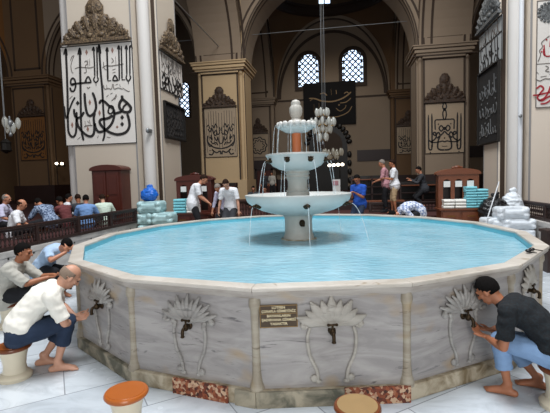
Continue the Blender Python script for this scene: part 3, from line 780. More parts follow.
# ---- big panel on the front of the left pillar
yw = 12.1
t = thing('calligraphy_panel', 'tall white panel of huge black calligraphy under a gilded crest on left pillar front', 'calligraphy panel', (-7.55, yw, 3.2))
a, b = at_Y(64.5, 146, yw), at_Y(132.5, 41.5, yw); xl, xr, zb, zt = -8.80, -6.36, a.z, b.z
bd, _, _, _ = board(t, (xl, yw, zb), (xr, yw, zt), NY, M['panel_white'], lw=.025)
big = [
 ([(66.3, 49), (67.5, 75), (68.2, 100), (68.5, 124), (69.5, 133), (73.2, 137), (76.4, 133), (76.9, 122), (77.2, 112)], 1.5),
 ([(64.3, 55), (66.3, 49), (67.6, 56)], 1.1), ([(78.4, 55), (80.3, 48.5), (81.6, 55)], 1.1), ([(98, 53), (99.5, 45), (101.3, 54)], 1.1),
 ([(64.7, 106), (65.9, 115), (67.6, 118), (70.2, 109), (73.5, 101), (75.6, 97.5)], 1.2),
 ([(80.3, 48.5), (80.8, 75), (81.2, 100), (81.6, 122), (82.4, 133), (84.2, 140.5)], 1.5),
 ([(74.6, 109), (75.2, 115), (78, 118), (82, 116.3), (84.5, 112)], 1.6), ([(85, 93), (85.8, 104), (87.5, 113), (90.5, 116), (94.6, 113), (96.6, 107), (95.4, 99), (93, 92.5)], 1.7),
 ([(77.2, 116), (78, 124), (80.5, 129), (86, 134.5), (91, 136.5), (94.3, 133.5), (94.8, 126), (94.3, 118), (95.5, 113)], 1.7),
 ([(99.5, 45), (101, 70), (102.8, 90), (103.8, 110), (105, 128), (104.8, 136), (103.3, 141)], 1.4),
 ([(99.8, 104), (101.5, 100.8), (105.3, 102), (109.5, 106), (114, 109.5), (114.7, 116), (112, 124), (106, 130), (99.5, 132), (96.2, 128), (95.3, 123)], 1.7),
 ([(109, 109.5), (110.5, 106), (113.3, 106.8), (114, 110.5), (111.5, 113.8), (108.8, 112.6), (109, 109.5)], 1.1),
 ([(113.5, 115.5), (108, 118.5), (101.8, 119.5), (100.2, 122.5), (103.5, 127.5), (110, 132.3), (118, 134.5), (126, 132.5), (129.8, 126.5), (129.2, 119), (127.6, 114)], 1.8),
 ([(122.6, 95.5), (123, 99), (128, 103.5), (131.3, 108), (129.5, 112), (124.5, 112), (120.3, 108.5), (120, 103.5), (123, 99)], 1.9),
 ([(128, 103.5), (124.4, 106.5), (123, 110.5)], 1.3), ([(122.5, 111.5), (118, 113), (113.5, 114.2)], 1.7),
 # the upper row in angular script
 ([(75.5, 84.2), (72, 85), (71.3, 81), (73.2, 78.4), (75.4, 80.4), (76.2, 86), (74.5, 91), (71.8, 91), (70.5, 87.5)], 1.2),
 ([(72, 84.3), (80, 83.4), (92, 82.6)], 1.2), ([(85.3, 82.8), (88.6, 76.8), (91.8, 82.4)], 1.0), ([(87.3, 77), (87, 82.6)], .7),
 ([(94, 47.5), (94.9, 62), (95.3, 77)], 1.0), ([(97.2, 47), (97.6, 62), (97.9, 77)], 1.0), ([(95.3, 77), (94.2, 80), (96.4, 82.6), (98.7, 80), (97.9, 77)], .9), ([(96.4, 82.6), (96.6, 86)], .9),
 ([(107.3, 47.5), (107.9, 64), (108.3, 81)], 1.2), ([(108.3, 81), (111.6, 80.8)], 1.3), ([(113, 80.6), (115.4, 75.6), (117.8, 80.4), (113, 80.6)], 1.0),
 ([(119.2, 46), (119.6, 64), (119.8, 80.5)], 1.0), ([(121.7, 46), (122.2, 64), (122.5, 80)], 1.0), ([(119.8, 80.3), (117, 80.5)], 1.1), ([(122.5, 80), (125.6, 79.8)], 1.2),
 ([(126.7, 45.8), (127, 60), (127.3, 75.4)], 1.0), ([(130, 45.8), (130.3, 60), (130.3, 75.4)], 1.0), ([(127.3, 75.4), (126.6, 78.2), (128.8, 81.2), (131, 78.2), (130.3, 75.4)], .9), ([(128.8, 81), (128.9, 84)], .9),
]
for x, y in ((93.2, 50), (106.8, 50.5), (118.4, 48.5), (126, 48.5), (130.8, 48)): big.append(([(x-.6, y+1), (x+.8, y-2.6), (x+2, y+1.4)], .8))
unit = (at_Y(100, 100, yw)-at_Y(99, 100, yw)).length
PX = lambda x, y: V((at_Y(x, y, yw).x, yw-.02, at_Y(x, y, yw).z))
mb = MB(); draw(mb, PX, [(p_, w_*1.35) for p_, w_ in big], NY, unit)
for x, y in ((122.6, 117.4), (122.6, 124.2), (78.2, 103.2)): diamond(mb, PX(x, y), unit*1.9, unit*2.2, UX, NY)
mb.build('black_lettering', M['ink_black'], bd)
fine = [([(71, 61), (72.5, 57), (74.5, 56), (73, 60), (71.5, 66), (72.5, 72), (74, 73)], .5), ([(75.5, 69), (79, 67.5), (84, 67.5), (90, 68), (94, 67)], .55), ([(85, 62), (87, 61), (88, 64), (86, 66), (87, 72), (84.5, 73)], .5), ([(90, 59), (90.3, 66)], .5), ([(88.3, 60), (88.5, 67)], .5),
 ([(103, 68), (106, 66), (112, 66), (119, 65), (124, 64)], .55), ([(104, 62), (104.5, 68), (107, 70)], .5), ([(112, 58), (114, 61), (112, 63)], .5), ([(116, 57), (116.5, 65)], .5), ([(113, 70), (116, 69)], .6), ([(113, 73), (116, 72)], .6),
 ([(104, 85), (105, 89), (109, 88.5), (112, 89), (113, 84)], .55), ([(114, 84), (114.5, 89), (119, 88), (123, 89.5)], .55), ([(116, 85), (118.5, 84)], .5), ([(123, 88), (126, 90), (129, 91.5), (130, 91)], .55), ([(107, 85), (107.6, 89)], .5), ([(120, 84.5), (121, 87)], .5),
 ([(87.5, 87), (89, 88.5), (90.5, 87)], .6), ([(112, 101), (115, 98), (117, 94.5)], .7), ([(107, 97), (109, 95)], .8), ([(111, 94), (113, 93)], .8), ([(115, 100), (117.5, 96)], .5), ([(84.5, 127), (88, 125.5), (93, 125.5)], .7), ([(85.5, 121), (86, 126)], .5), ([(90, 120), (91, 125)], .5), ([(88, 121), (90, 123)], .5),
 ([(78, 139.5), (81, 137)], .6), ([(98, 138), (99, 135.5)], .6), ([(107.5, 137), (111, 137.5)], .7), ([(70, 99), (73, 96)], .6)]
mb = MB(); draw(mb, PX, fine, NY, unit*1.1); mb.build('small_lettering', M['ink_grey'], bd)
mb = MB()
for x, y in ((87, 52.5), (112.8, 50.5), (72.7, 125), (90.3, 102.5), (100, 113), (117.6, 127), (88.3, 129)): diamond(mb, PX(x, y), unit*1.3, unit*2.7 if x < 115 else unit*1.3, UX, NY, .008)
mb.build('rose_ornament', M['ink_rose'], bd)  # added rose diamonds that ornament the panel, not letters
crest(t, ((xl+xr)/2+.06, yw-.01, zt+.06), 2.22, 1.32, UX, NY, M['crest_gold'])
# ---- side panel of the left pillar (facing the court)
def side_letters(mb, c, u, w, h, n, thick, seed, rows=3):
    rnd = random.Random(seed)
    for r in range(rows):
        y0 = h*(.12+.8*r/rows); x = .08*w
        while x < w*.9:
            s = rnd.uniform(.08, .15)*w; k = rnd.random(); T = lambda a, b: c+u*a+UP*b+n*.02
            if k < .35: pts = [T(x, y0+s*2.2), T(x+s*.1, y0+s), T(x+s*.3, y0), T(x+s*.8, y0-.2*s)]
            elif k < .7: pts = [T(x, y0+s*.9), T(x+s*.2, y0), T(x+s*.8, y0-.1*s), T(x+s*1.2, y0+.5*s), T(x+s*.9, y0+s)]
            else: pts = [T(x, y0), T(x+s*.5, y0+.7*s), T(x+s, y0+.2*s), T(x+s*.5, y0-.5*s), T(x-.1*s, y0-.4*s)]
            mb.strip(catmull(pts, 4), thick*rnd.uniform(.7, 1.2), n, .01); x += s*1.15
            if rnd.random() < .5: p = T(x-s*.5, y0+s*1.5); mb.poly([p+u*thick*.7, p+UP*thick*.7, p-u*thick*.7, p-UP*thick*.7], n, .01)
xs = -5.78; NX = V((1, 0, 0)); UY = V((0, 1, 0))
t = thing('calligraphy_panel', 'foreshortened white panel of black script under a gilded crest on left pillar side', 'calligraphy panel', (xs, 13.4, 5))
z0, z1 = at_X(156, 86, xs).z, at_X(156, 48, xs).z
bd, u, w, h = board(t, (xs, 12.7, z0), (xs, 14.6, z1), NX, M['panel_white'], lw=.04)
mb = MB(); c = V((xs, 12.7, z0)); side_letters(mb, c, UY, w, h*.52, NX, .075, 3, 2); mb.build('black_lettering', M['ink_black'], bd)
mb = MB(); side_letters(mb, c+UP*h*.5, UY, w, h*.45, NX, .03, 5, 2)
for i in range(9): mb.strip([c+UY*(.15+.2*i)+UP*h*.62+NX*.02, c+UY*(.15+.2*i)+UP*h*.95+NX*.02], .03, NX, .008)
mb.build('small_lettering', M['ink_grey'], bd)
crest(t, (xs+.01, 13.65, z1+.05), 1.86, 1.25, UY, NX, M['crest_gold'])
# framed dark picture below it
def picture(name, label, c0, c1, n, u, fr, group=None, sheen='cloth_black', seed=1):
    c0, c1 = V(c0), V(c1); w = (c1-c0).dot(u); h = c1.z-c0.z
    t = thing(name, label, 'picture', tuple((c0+c1)/2)); mid = (c0+c1)/2
    mb = MB()
    for a, b, s in ((0, h/2-fr/2, (w, fr)), (0, -h/2+fr/2, (w, fr)), (-w/2+fr/2, 0, (fr, h-2*fr)), (w/2-fr/2, 0, (fr, h-2*fr))): mb.box(mid+u*a+UP*b+n*.04, (s[0], s[1], .08), ax=(u, UP, n))
    mb.build('frame', M['iron_dark'], t, bevel=.01)
    MB().box(mid+n*.02, (w-2*fr, h-2*fr, .03), ax=(u, UP, n)).build('canvas', M[sheen], t)
    mb = MB(); side_letters(mb, c0+u*fr+UP*fr*1.2+n*.018, u, w-2*fr, h-2*fr, n, .05, seed, 3); mb.build('faint_lettering', M['line_black'] if seed < 5 else M['metal_grey'], t)
za, zb = at_X(160, 137, xs).z, at_X(160, 99, xs).z
picture('framed_picture', 'dark framed picture hanging on the side of left pillar above blue bag', (xs+.006, 12.85, za), (xs+.006, 14.6, zb), NX, UY, .07, seed=2)
# ---- right pillar: side panel, dark picture, front panel in red
xs = 4.38; NXm = V((-1, 0, 0))
t = thing('calligraphy_panel', 'foreshortened grey panel of black script on the side of right pillar', 'calligraphy panel', (xs, 13.2, 5))
z0, z1 = at_X(505, 57, xs).z, at_X(505, 12, xs).z
bd, u, w, h = board(t, (xs, 14.3, z0), (xs, 12.4, z1), NXm, M['panel_grey'], lw=.04)
mb = MB(); c = V((xs, 14.3, z0)); side_letters(mb, c, V((0, -1, 0)), w, h*.6, NXm, .06, 9, 2)
mb.strip([c+UP*h*.63+NXm*.02, c+V((0, -1, 0))*w+UP*h*.63+NXm*.02], .04, NXm, .008, False)
mb.build('black_lettering', M['ink_black'], bd)
mb = MB(); side_letters(mb, c+UP*h*.66, V((0, -1, 0)), w, h*.3, NXm, .03, 4, 1); mb.build('small_lettering', M['ink_grey'], bd)
crest(t, (xs-.01, 13.35, z1+.06), 1.85, 1.3, V((0, -1, 0)), NXm, M['crest_grey'])
za, zb = at_X(481, 146, xs).z, at_X(481, 74, xs).z
picture('framed_banner', 'tall dark framed hanging with pale script on the side of right pillar', (xs-.006, 14.32, za), (xs-.006, 12.5, zb), NXm, V((0, -1, 0)), .05, seed=8)
t = thing('calligraphy_panel', 'white panel of dark red calligraphy cut by the picture edge on right pillar', 'calligraphy panel', (6, 12.1, 5))
a, b = at_Y(532, 108, yw), at_Y(532, 2, yw)
bd, u, w, h = board(t, (5.10, yw, a.z), (7.0, yw, b.z), NY, M['panel_white'], M['ink_grey'], .025)
mb = MB(); m_ = V((5.10, yw-.02, at_Y(535, 64.5, yw).z)); mb.strip([m_, m_+UX*1.9], .02, NY, .006, False); mb.build('divider_line', M['ink_grey'], bd)
u2 = (at_Y(541, 50, yw)-at_Y(540, 50, yw)).length
red = [([(532.5, 95.5), (538, 95), (544, 93.5), (552, 92)], 1.6), ([(536, 89), (540, 86), (543, 89), (540, 93), (537, 98), (541, 101), (546, 98), (552, 95)], 1.7), ([(538, 101), (544, 98), (548, 92), (550, 86)], 1.6), ([(540, 104), (546, 103), (553, 97), (556, 88)], 1.6), ([(552, 100), (560, 101), (566, 92), (569, 80)], 1.7), ([(558, 90), (563, 97)], 1.5),
 ([(543.5, 45), (544, 52), (544.5, 56)], 1.2), ([(543, 49), (543.5, 55), (548, 56.5), (552, 54), (553, 47)], 1.2), ([(549, 47), (550, 38)], 1.2), ([(556, 56), (562, 52), (566, 42)], 1.2)]
mb = MB(); draw(mb, PX, red, NY, u2)
for x, y in ((546, 40), (541, 52)): diamond(mb, PX(x, y), u2, u2, UX, NY)
mb.build('red_lettering', M['ink_red'], bd)
blk = [([(535, 79), (539, 81), (544, 79), (549, 79), (556, 77)], .8), ([(536, 72), (538, 74)], .8), ([(545, 66), (548, 68), (545, 71), (549, 72)], .7), ([(549, 74), (552, 76), (556, 73)], .7), ([(540, 77), (546, 76)], .6),
 ([(537.5, 62), (540, 55), (539, 51), (542, 47), (541, 43), (545, 39), (549, 36)], .7)]
mb = MB(); draw(mb, PX, blk, NY, u2); mb.build('small_lettering', M['ink_grey'], bd)
mb = MB(); cc = PX(548, 12.5); rr = 9.0*u2; mb.poly([cc+(UX*math.cos(i*PI/16)+UP*math.sin(i*PI/16))*rr*(.86 if i % 2 else .98) for i in range(32)], NY, .015)
for i in range(16): a = i*PI/8; mb.ell(cc+(UX*math.cos(a)+UP*math.sin(a))*rr*1.07+NY*.01, (.04, .02, .04))
mb.build('rosette', M['crest_grey'], bd)

# ---- panels on the far pillars: mirrored script
def mirrored(label, x0, x1, y, z0, z1, ch, mats, seed, loc=None, dark=False):
    t = thing('calligraphy_panel', label, 'calligraphy panel', ((x0+x1)/2, y, z0))
    bd, u, w, h = board(t, (x0, y, z0), (x1, y, z1), NY, M[mats[0]], M['ink_black'], .03)
    st = []; T = lambda a, b: V((x0+w*(.5+a), y-.02, z0+h*b))
    if seed == 1:
        half = [([(.44, .8), (.44, .10)], .7), ([(.37, .92), (.365, .35)], .9), ([(.29, .94), (.285, .3)], 1), ([(.21, .94), (.205, .25)], 1), ([(.13, .94), (.12, .3)], 1), ([(.05, .9), (.045, .2)], 1), ([(.40, .45), (.43, .35), (.38, .28), (.22, .2), (0, .17)], 1.6),
          ([(.40, .07), (.30, .05), (.24, .12), (.30, .16), (.16, .09), (.04, .12), (.02, .05)], 1.5), ([(.40, .58), (.33, .52), (.28, .6), (.22, .5), (.14, .55), (.1, .46), (.02, .5)], 1.3), ([(.35, .42), (.28, .36), (.31, .46)], 1.5), ([(.2, .42), (.14, .34), (.08, .42)], 1.3)]
        half += [([(.44, .62), (.38, .66), (.33, .58)], 1.1), ([(.26, .66), (.2, .6), (.15, .68), (.1, .6)], 1.2), ([(.42, .3), (.36, .22), (.3, .26)], 1.2), ([(.09, .4), (.06, .3), (.0, .27)], 1.3), ([(.24, .5), (.17, .44), (.12, .5)], 1.2), ([(.33, .34), (.26, .28), (.16, .30), (.1, .24)], 1.3), ([(.05, .62), (.02, .56), (.05, .5)], 1.0)]
        dots = [(.36, .14), (.17, .26)]
    else:
        half = [([(.42, .78), (.415, .2), (.40, .09), (.34, .08), (.33, .18)], 1.5), ([(.33, .80), (.325, .3), (.32, .12)], 1.5), ([(0, 1.02), (.05, .93), (0, .84)], 1.3), ([(0, .90), (.045, .80), (.03, .70), (0, .66)], 1.3), ([(.0, .67), (.14, .67), (.24, .66), (.245, .56), (.24, .47)], 1.3),
          ([(.42, .28), (.34, .24), (.22, .32), (.24, .42), (.30, .40), (.24, .36), (.16, .42), (.10, .36), (0, .44)], 1.5), ([(0, .52), (.08, .44), (.14, .5), (.08, .55), (0, .46)], 1.4), ([(.36, .22), (.2, .22), (.06, .24), (0, .22)], 1.3), ([(.2, .3), (.12, .34), (.16, .26), (.18, .12), (.12, .07), (0, .06)], 1.6), ([(.0, .13), (.07, .14)], 1.2)]
        dots = [(.37, .02), (.0, .3), (.16, .58)]
    for pts, wd in half:
        for s in (-1, 1): st.append(([(s*a, b) for a, b in pts], wd))
    mb = MB(); draw(mb, T, st, NY, w*.026)
    for a, b in dots:
        for s in (-1, 1): diamond(mb, T(s*a, b), w*.02, w*.025, UX, NY)
    mb.build('black_lettering', M['ink_black'], bd)
    crest(t, ((x0+x1)/2, y-.01, z1+.04), (x1-x0)*1.02, ch, UX, NY, M[mats[1]])
def ys(x, y0, y1, Y): return at_Y(x, y1, Y).z, at_Y(x, y0, Y).z
z0, z1 = ys(219, 108, 157, 25); mirrored('cream panel of mirrored black script on the far pillar left of fountain', -8.5, -6.45, 24.97, z0, z1, at_Y(219, 87.5, 25).z-z1, ('panel_cream', 'crest_brown'), 1)
z0, z1 = ys(444, 103, 153, 25); mirrored('mirrored black script with loops on the far pillar above right cabinet', 4.72, 6.82, 24.97, z0, z1, at_Y(444, 74, 25).z-z1, ('panel_cream', 'crest_brown'), 2)
z0, z1 = ys(34, 117, 160, 25); a = at_Y(21, 140, 25); b = at_Y(47, 140, 25); mirrored('shadowy panel of script at far left beside the hanging glass lamps', a.x, b.x, 24.94, z0, z1, at_Y(34, 100, 25).z-z1, ('plaster_ochre', 'crest_brown'), 1)
z0, z1 = ys(260, 134, 157, 37); t = thing('calligraphy_panel', 'small round wreath of script on back wall pier beside the fountain top', 'calligraphy panel', (-7.5, 37.05, z0))
bd, u, w, h = board(t, (-8.45, 37.06, z0), (-6.65, 37.06, z1), NY, M['panel_cream'], M['ink_grey'], .03)
mb = MB(); cc = V((-7.55, 37.04, (z0+z1)/2)); rr = .72
mb.strip([cc+(UX*math.cos(i*PI/24)+UP*math.sin(i*PI/24))*rr*(1+.09*math.cos(i*PI/24*9)) for i in range(49)], .10, NY, .012, False)
mb.strip([cc+(UX*math.cos(i*PI/24)+UP*math.sin(i*PI/24))*rr*(.66+.12*math.cos(i*PI/24*9)) for i in range(49)], .07, NY, .012, False); mb.build('black_lettering', M['ink_black'], bd)
crest(t, (-7.55, 37.05, z1+.05), 1.75, 1.4, UX, NY, M['crest_brown'])
z0, z1 = ys(398, 127, 154, 37); mirrored('dim panel of script on back wall pier just above the standing men', 4.65, 6.6, 37.06, z0, z1, 1.35, ('panel_cream', 'crest_brown'), 1)

# ---- black hanging with gold script below the windows
t = thing('hanging_banner', 'large black hanging with gold script below the two lattice windows', 'banner', (-1.1, 38.0, 6.7))
MB().b2(-3.45, 1.25, 38.02, 38.1, 6.72, 10.55).build('black_cloth', M['cloth_black'], t, bevel=.01)
T = lambda x, y: V((at_Y(x, y, 38.02).x, 38.02, at_Y(x, y, 38.02).z))
u3 = (T(331, 100)-T(330, 100)).length
gold = [([(309, 98.5), (315, 98.7), (322, 101), (332, 101.5), (341, 99), (347, 95.5), (351, 92)], 1.3), ([(310, 101), (314, 98)], .9), ([(320, 94), (324, 93), (327, 95.5)], 1.0), ([(336, 90), (336.5, 94)], 1.4), ([(344, 93.5), (347, 92), (349, 94)], .9), ([(340, 103), (346, 102), (351, 98)], .8), ([(331, 89), (331.5, 95)], .5),
 ([(336, 108), (340, 111), (345, 108), (346, 105)], .6), ([(318, 114), (326, 117), (338, 116.5), (348, 112), (352, 106)], .8), ([(319, 103), (319.3, 112)], .5), ([(314, 104), (314.2, 113)], .4)]
mb = MB(); draw(mb, T, gold, NY, u3, .01); diamond(mb, T(339, 105), .09, .09, UX, NY); mb.build('gold_lettering', M['ink_gold'], t)

# ================================================================ dark wooden balustrades
def balustrade(name, label, p, q, z0, h, posts=5, group=None):
    p, q = V((*p, 0)), V((*q, 0)); d = q-p; L = d.length; u = d.normalized(); n = V((-u.y, u.x, 0))
    t = thing(name, label, 'railing', ((p.x+q.x)/2, (p.y+q.y)/2, z0), group)
    B = lambda s, z, l, w_, hh: ((p+u*s+UP*z), (l, w_, hh), (u, n, UP))
    def bb(mb, s, z, l, w_, hh): mb.box(p+u*s+UP*z, (l, w_, hh), ax=(u, n, UP))
    mb = MB(); bb(mb, L/2, z0+h-.025, L, .11, .05); bb(mb, L/2, z0+h-.07, L, .07, .05); mb.build('top_rail', M['wood_dark'], t, bevel=.012)
    mb = MB(); bb(mb, L/2, z0+.035, L, .09, .07); mb.build('bottom_rail', M['wood_dark'], t, bevel=.01)
    N = max(2, int(L/1.1))
    for i in range(N+1): mb = MB(); bb(mb, L*i/N, z0+h/2, .09, .1, h); mb.build('post', M['wood_dark'], t, bevel=.012)
    # turned spindles with beads in two rows
    ns = min(96, int(L/.1)); hs = h-.16
    for i in range(ns):
        c = p+u*(L*(i+.5)/ns); mb = MB()
        pr = [(.013, 0), (.013, .04*hs), (.026, .14*hs), (.013, .22*hs), (.013, .3*hs), (.03, .5*hs), (.013, .7*hs), (.013, .78*hs), (.026, .86*hs), (.013, .96*hs), (.013, hs)]
        mb.lathe(pr, (c.x, c.y, z0+.07), 6); mb.build('spindle', M['wood_dark'], t, smooth=True)
    mb = MB(); bb(mb, L/2, z0+h*.5, L, .03, .03); mb.build('middle_rail', M['wood_dark'], t)
    return t
balustrade('balustrade', 'dark wooden balustrade along the left in front of the seated men', (-6.12, 3.4), (-5.98, 11.05), ZP+.02, .43)
balustrade('balustrade', 'dark balustrade at right edge behind the white bags', (4.68, 7.6), (4.68, 11.9), ZP+.02, .42)
balustrade('balustrade', 'low dark railing behind the basin left of the fountain', (-3.7, 13.05), (-1.2, 13.05), ZP-.05, .55)
balustrade('balustrade', 'low dark railing behind the basin right of the man in blue', (.9, 14.3), (4.2, 14.3), ZP-.05, .34)
# stepped dark wooden benches beyond the court
def bench(label, x0, x1, y0, y1, z, h):
    t = thing('wooden_bench', label, 'bench', ((x0+x1)/2, (y0+y1)/2, z))
    MB().b2(x0, x1, y0, y1, z+h-.05, z+h).build('seat', M['wood_mid'], t, bevel=.008)
    MB().b2(x0+.05, x1-.05, y0+.04, y0+.07, z, z+h-.05).build('front_board', M['wood_dark'], t)
    for xx in (x0+.06, x1-.06): MB().b2(xx-.04, xx+.04, y0+.05, y1-.05, z, z+h-.05).build('leg', M['wood_dark'], t)
bench('long low dark bench behind the man in blue shirt', -.9, 2.2, 15.4, 15.9, ZP-.05, .32)
c = at_Y(547, 230, 8.8)
t = thing('wooden_bench', 'dark wooden bench at the right picture edge beyond the basin rim', 'bench', (c.x+.4, 8.9, 0))
MB().b2(c.x-.03, min(XR-.1, c.x+.9), 8.72, 9.1, c.z-.06, c.z).build('seat', M['wood_dark'], t, bevel=.01)
for xx in (c.x+.03, min(XR-.16, c.x+.84)): MB().b2(xx-.03, xx+.03, 8.76, 9.06, 0, c.z-.06).build('leg', M['wood_dark'], t)
MB().b2(c.x+.03, min(XR-.16, c.x+.84), 8.8, 8.83, c.z-.3, c.z-.06).build('front_board', M['wood_dark'], t)
def shelf(label, x0, x1, y, z, h, n):
    t = thing('shoe_rack', label, 'shoe rack', ((x0+x1)/2, y, z))
    for xx in (x0, (x0+x1)/2, x1): MB().b2(xx-.03, xx+.03, y-.2, y+.2, z, z+h).build('upright', M['wood_dark'], t)
    for k in range(n): MB().b2(x0, x1, y-.2, y+.2, z+h*(k+.5)/n-.02, z+h*(k+.5)/n+.02).build('shelf', M['wood_mid'] if k == n-1 else M['wood_dark'], t)
    MB().b2(x0, x1, y+.18, y+.2, z, z+h).build('back_board', M['black_paint'], t)
shelf('tall dark shoe rack behind the man in blue shirt', .35, 2.0, 17.5, ZP-.05, 1.25, 4)
shelf('dark shoe rack between the standing men and right cabinet', 2.4, 4.2, 18.2, ZP-.05, .95, 3)
shelf('dark shoe rack seen left of the fountain pedestal', -6.3, -4.9, 18.5, ZP-.05, 1.1, 3)

# ================================================================ cabinets with towels
def cabinet(label, x0, x1, yf, yb, z, h, lip, wood, nop=3):
    w = x1-x0; cx_ = (x0+x1)/2
    t = thing('towel_cabinet', label, 'cabinet', (cx_, (yf+yb)/2, z)); W_ = M[wood]
    hc = lip-z
    MB().b2(x0+.02, x1-.02, yf+.03, yb, z, lip-.05).build('lower_body', W_, t, bevel=.008)
    MB().b2(x0-.03, x1+.03, yf-.02, yb, lip-.05, lip).build('counter', W_, t, bevel=.01)
    for k in range(2):
        a, b = x0+.05+k*w*.48, x0+.05+k*w*.48+w*.42
        d = MB().b2(a, b, yf, yf+.04, z+hc*.45, lip-.09).build('drawer', W_, t, bevel=.008)
        MB().tube([((a+b)/2-.09, yf-.03, lip-.2), ((a+b)/2+.09, yf-.03, lip-.2)], .012, 8).build('handle', M['brass'], d)
        MB().b2(a, b, yf, yf+.04, z+.05, z+hc*.41).build('door', W_, t, bevel=.008)
    for xx in (x0+.035, x1-.035): MB().b2(xx-.035, xx+.035, yb-.34, yb, lip, z+h-.14).build('side_panel', W_, t, bevel=.006)
    MB().b2(x0, x1, yb-.03, yb, lip, z+h-.12).build('back_panel', M['wood_dark'], t)
    # front of the upper part with three arched openings
    zu0, zu1 = lip+.28, z+h-.14; ow = (w-.14)/nop; yy = yb-.34
    mb = MB(); mb.b2(x0+.07, x1-.07, yy, yy+.03, zu1-.12, zu1); mb.b2(x0+.07, x1-.07, yy, yy+.03, lip, lip+.06)
    for i in range(nop+1): xx = x0+.07+ow*i; mb.b2(max(x0+.07, xx-.05), min(x1-.07, xx+.05), yy, yy+.03, lip+.06, zu1-.12)
    for i in range(nop):
        xm = x0+.07+ow*(i+.5); r = ow/2-.05; zc = zu1-.12-r
        for s in (-1, 1):
            pts = [V((xm+s*r, yy, zu1-.12)), V((xm+s*r, yy, zc))]+[V((xm+s*r*math.cos(PI/2*j/6), yy, zc+r*math.sin(PI/2*j/6))) for j in range(1, 7)]
            mb.poly(pts, (0, 1, 0), .03)
    mb.build('arched_front', W_, t)
    for i in range(nop):
        xm = x0+.07+ow*(i+.5); MB().b2(xm-.085, xm+.085, yy-.012, yy+.01, zu1-.33, zu1-.17).build('label_card', M['paper_white'], t)
    # arched pediment
    mb = MB(); pts = [V((x0-.05, yb-.36, z+h-.14))]+[V((cx_-(w/2+.05)*math.cos(PI*i/18), yb-.36, z+h-.10+.13*math.sin(PI*i/18))) for i in range(19)]+[V((x1+.05, yb-.36, z+h-.14))]
    mb.poly(pts, (0, 1, 0), .36); mb.build('arched_pediment', W_, t, bevel=.008)
    mb = MB(); mb.tube([(cx_-.12, yb-.2, z+h+.05), (cx_+.12, yb-.2, z+h+.05)], [.03, .03], 8); mb.ell((cx_, yb-.2, z+h+.06), (.1, .05, .05)); mb.build('finial', W_, t, smooth=True)
    return t
zc = at_Y(450, 208.5, 11.55).z
cabinet('brown wooden towel cabinet with arched openings at right behind the basin', 2.56, 3.60, 11.5, 12.1, ZW, 1.70, zc, 'wood_mid')
cabinet('red brown towel cabinet with arched openings beside the blue plastic bag', -4.98, -3.88, 11.5, 12.1, ZW, 1.74, zc-.02, 'wood_red')
def towel_stack(cx_, cy_, z, n, w, d, th, mat, lab, group):
    for k in range(n):
        mb = MB(); jx = random.uniform(-.012, .012); a = random.uniform(-.05, .05)
        X, Y = V((math.cos(a), math.sin(a), 0)), V((-math.sin(a), math.cos(a), 0)); c = V((cx_+jx, cy_, z+th*(k+.5)))
        # a folded cloth: rounded front fold
        mb.box(c+Y*.01, (w, d, th*.94), ax=(X, Y, UP)); mb.tube([c-X*w/2-Y*d/2, c+X*w/2-Y*d/2], [(th*.47, th*.47)]*2, 10, round_=False)
        o = mb.build('folded_towel', M[mat], smooth=False, bevel=.008); tag(o, lab, 'towel', group)
G = 'folded white towels on the right cabinet'
for i, x in enumerate((2.78, 3.08)): towel_stack(x, 11.66, zc, 3, .27, .3, .08, 'towel_white', 'folded white towel in the low white stacks on right cabinet counter', G)
for i, (x, n) in enumerate(((3.36, 8), (3.64, 7))): towel_stack(x-.02, 11.68, zc, n, .27, .3, .072, 'towel_aqua', 'folded turquoise towel in the tall stacks on right cabinet counter', 'folded turquoise towels on the right cabinet')
towel_stack(-4.80, 11.66, zc-.02, 5, .36, .3, .085, 'towel_aqua', 'folded turquoise towel in the stack on left cabinet counter', 'folded turquoise towels on the left cabinet')
towel_stack(-4.40, 11.66, zc-.02, 3, .34, .3, .08, 'towel_white', 'folded white towel in the low stack on left cabinet beside bending man', 'folded white towels on the left cabinet')
# wardrobe in front of the left pillar
t = thing('wardrobe', 'tall red brown wardrobe with arched top against the left pillar', 'wardrobe', (-7.3, 11.8, ZP))
x0, x1, y0, y1 = at_Y(92, 190, 11.5).x, at_Y(121, 190, 11.5).x, 11.5, 12.08; zt = 2.50; xm = (x0+x1)/2; dw = (x1-x0-.16)/2
MB().b2(x0, x1, y0+.03, y1, ZP, zt-.1).build('carcass', M['wood_red'], t, bevel=.01)
for s in (0, 1):
    a = x0+.06+s*(dw+.04); d = MB().b2(a, a+dw, y0, y0+.035, ZP+.1, zt-.12).build('door', M['wood_red'], t, bevel=.008)
    MB().b2(a+.07, a+dw-.07, y0-.015, y0, ZP+.2, ZP+.75).b2(a+.07, a+dw-.07, y0-.015, y0, ZP+.85, zt-.25).build('raised_panel', M['wood_red'], d, bevel=.01)
    MB().ell((a+(dw-.03 if s == 0 else .03), y0-.02, ZP+.8), (.02, .02, .02)).build('knob', M['brass'], d, smooth=True)
mb = MB(); mb.poly([V((x0-.05, y0-.03, zt-.1))]+[V((xm-((x1-x0)/2+.05)*math.cos(PI*i/18), y0-.03, zt-.06+.14*math.sin(PI*i/18))) for i in range(19)]+[V((x1+.05, y0-.03, zt-.1))], (0, 1, 0), .6); mb.build('arched_pediment', M['wood_red'], t, bevel=.01)

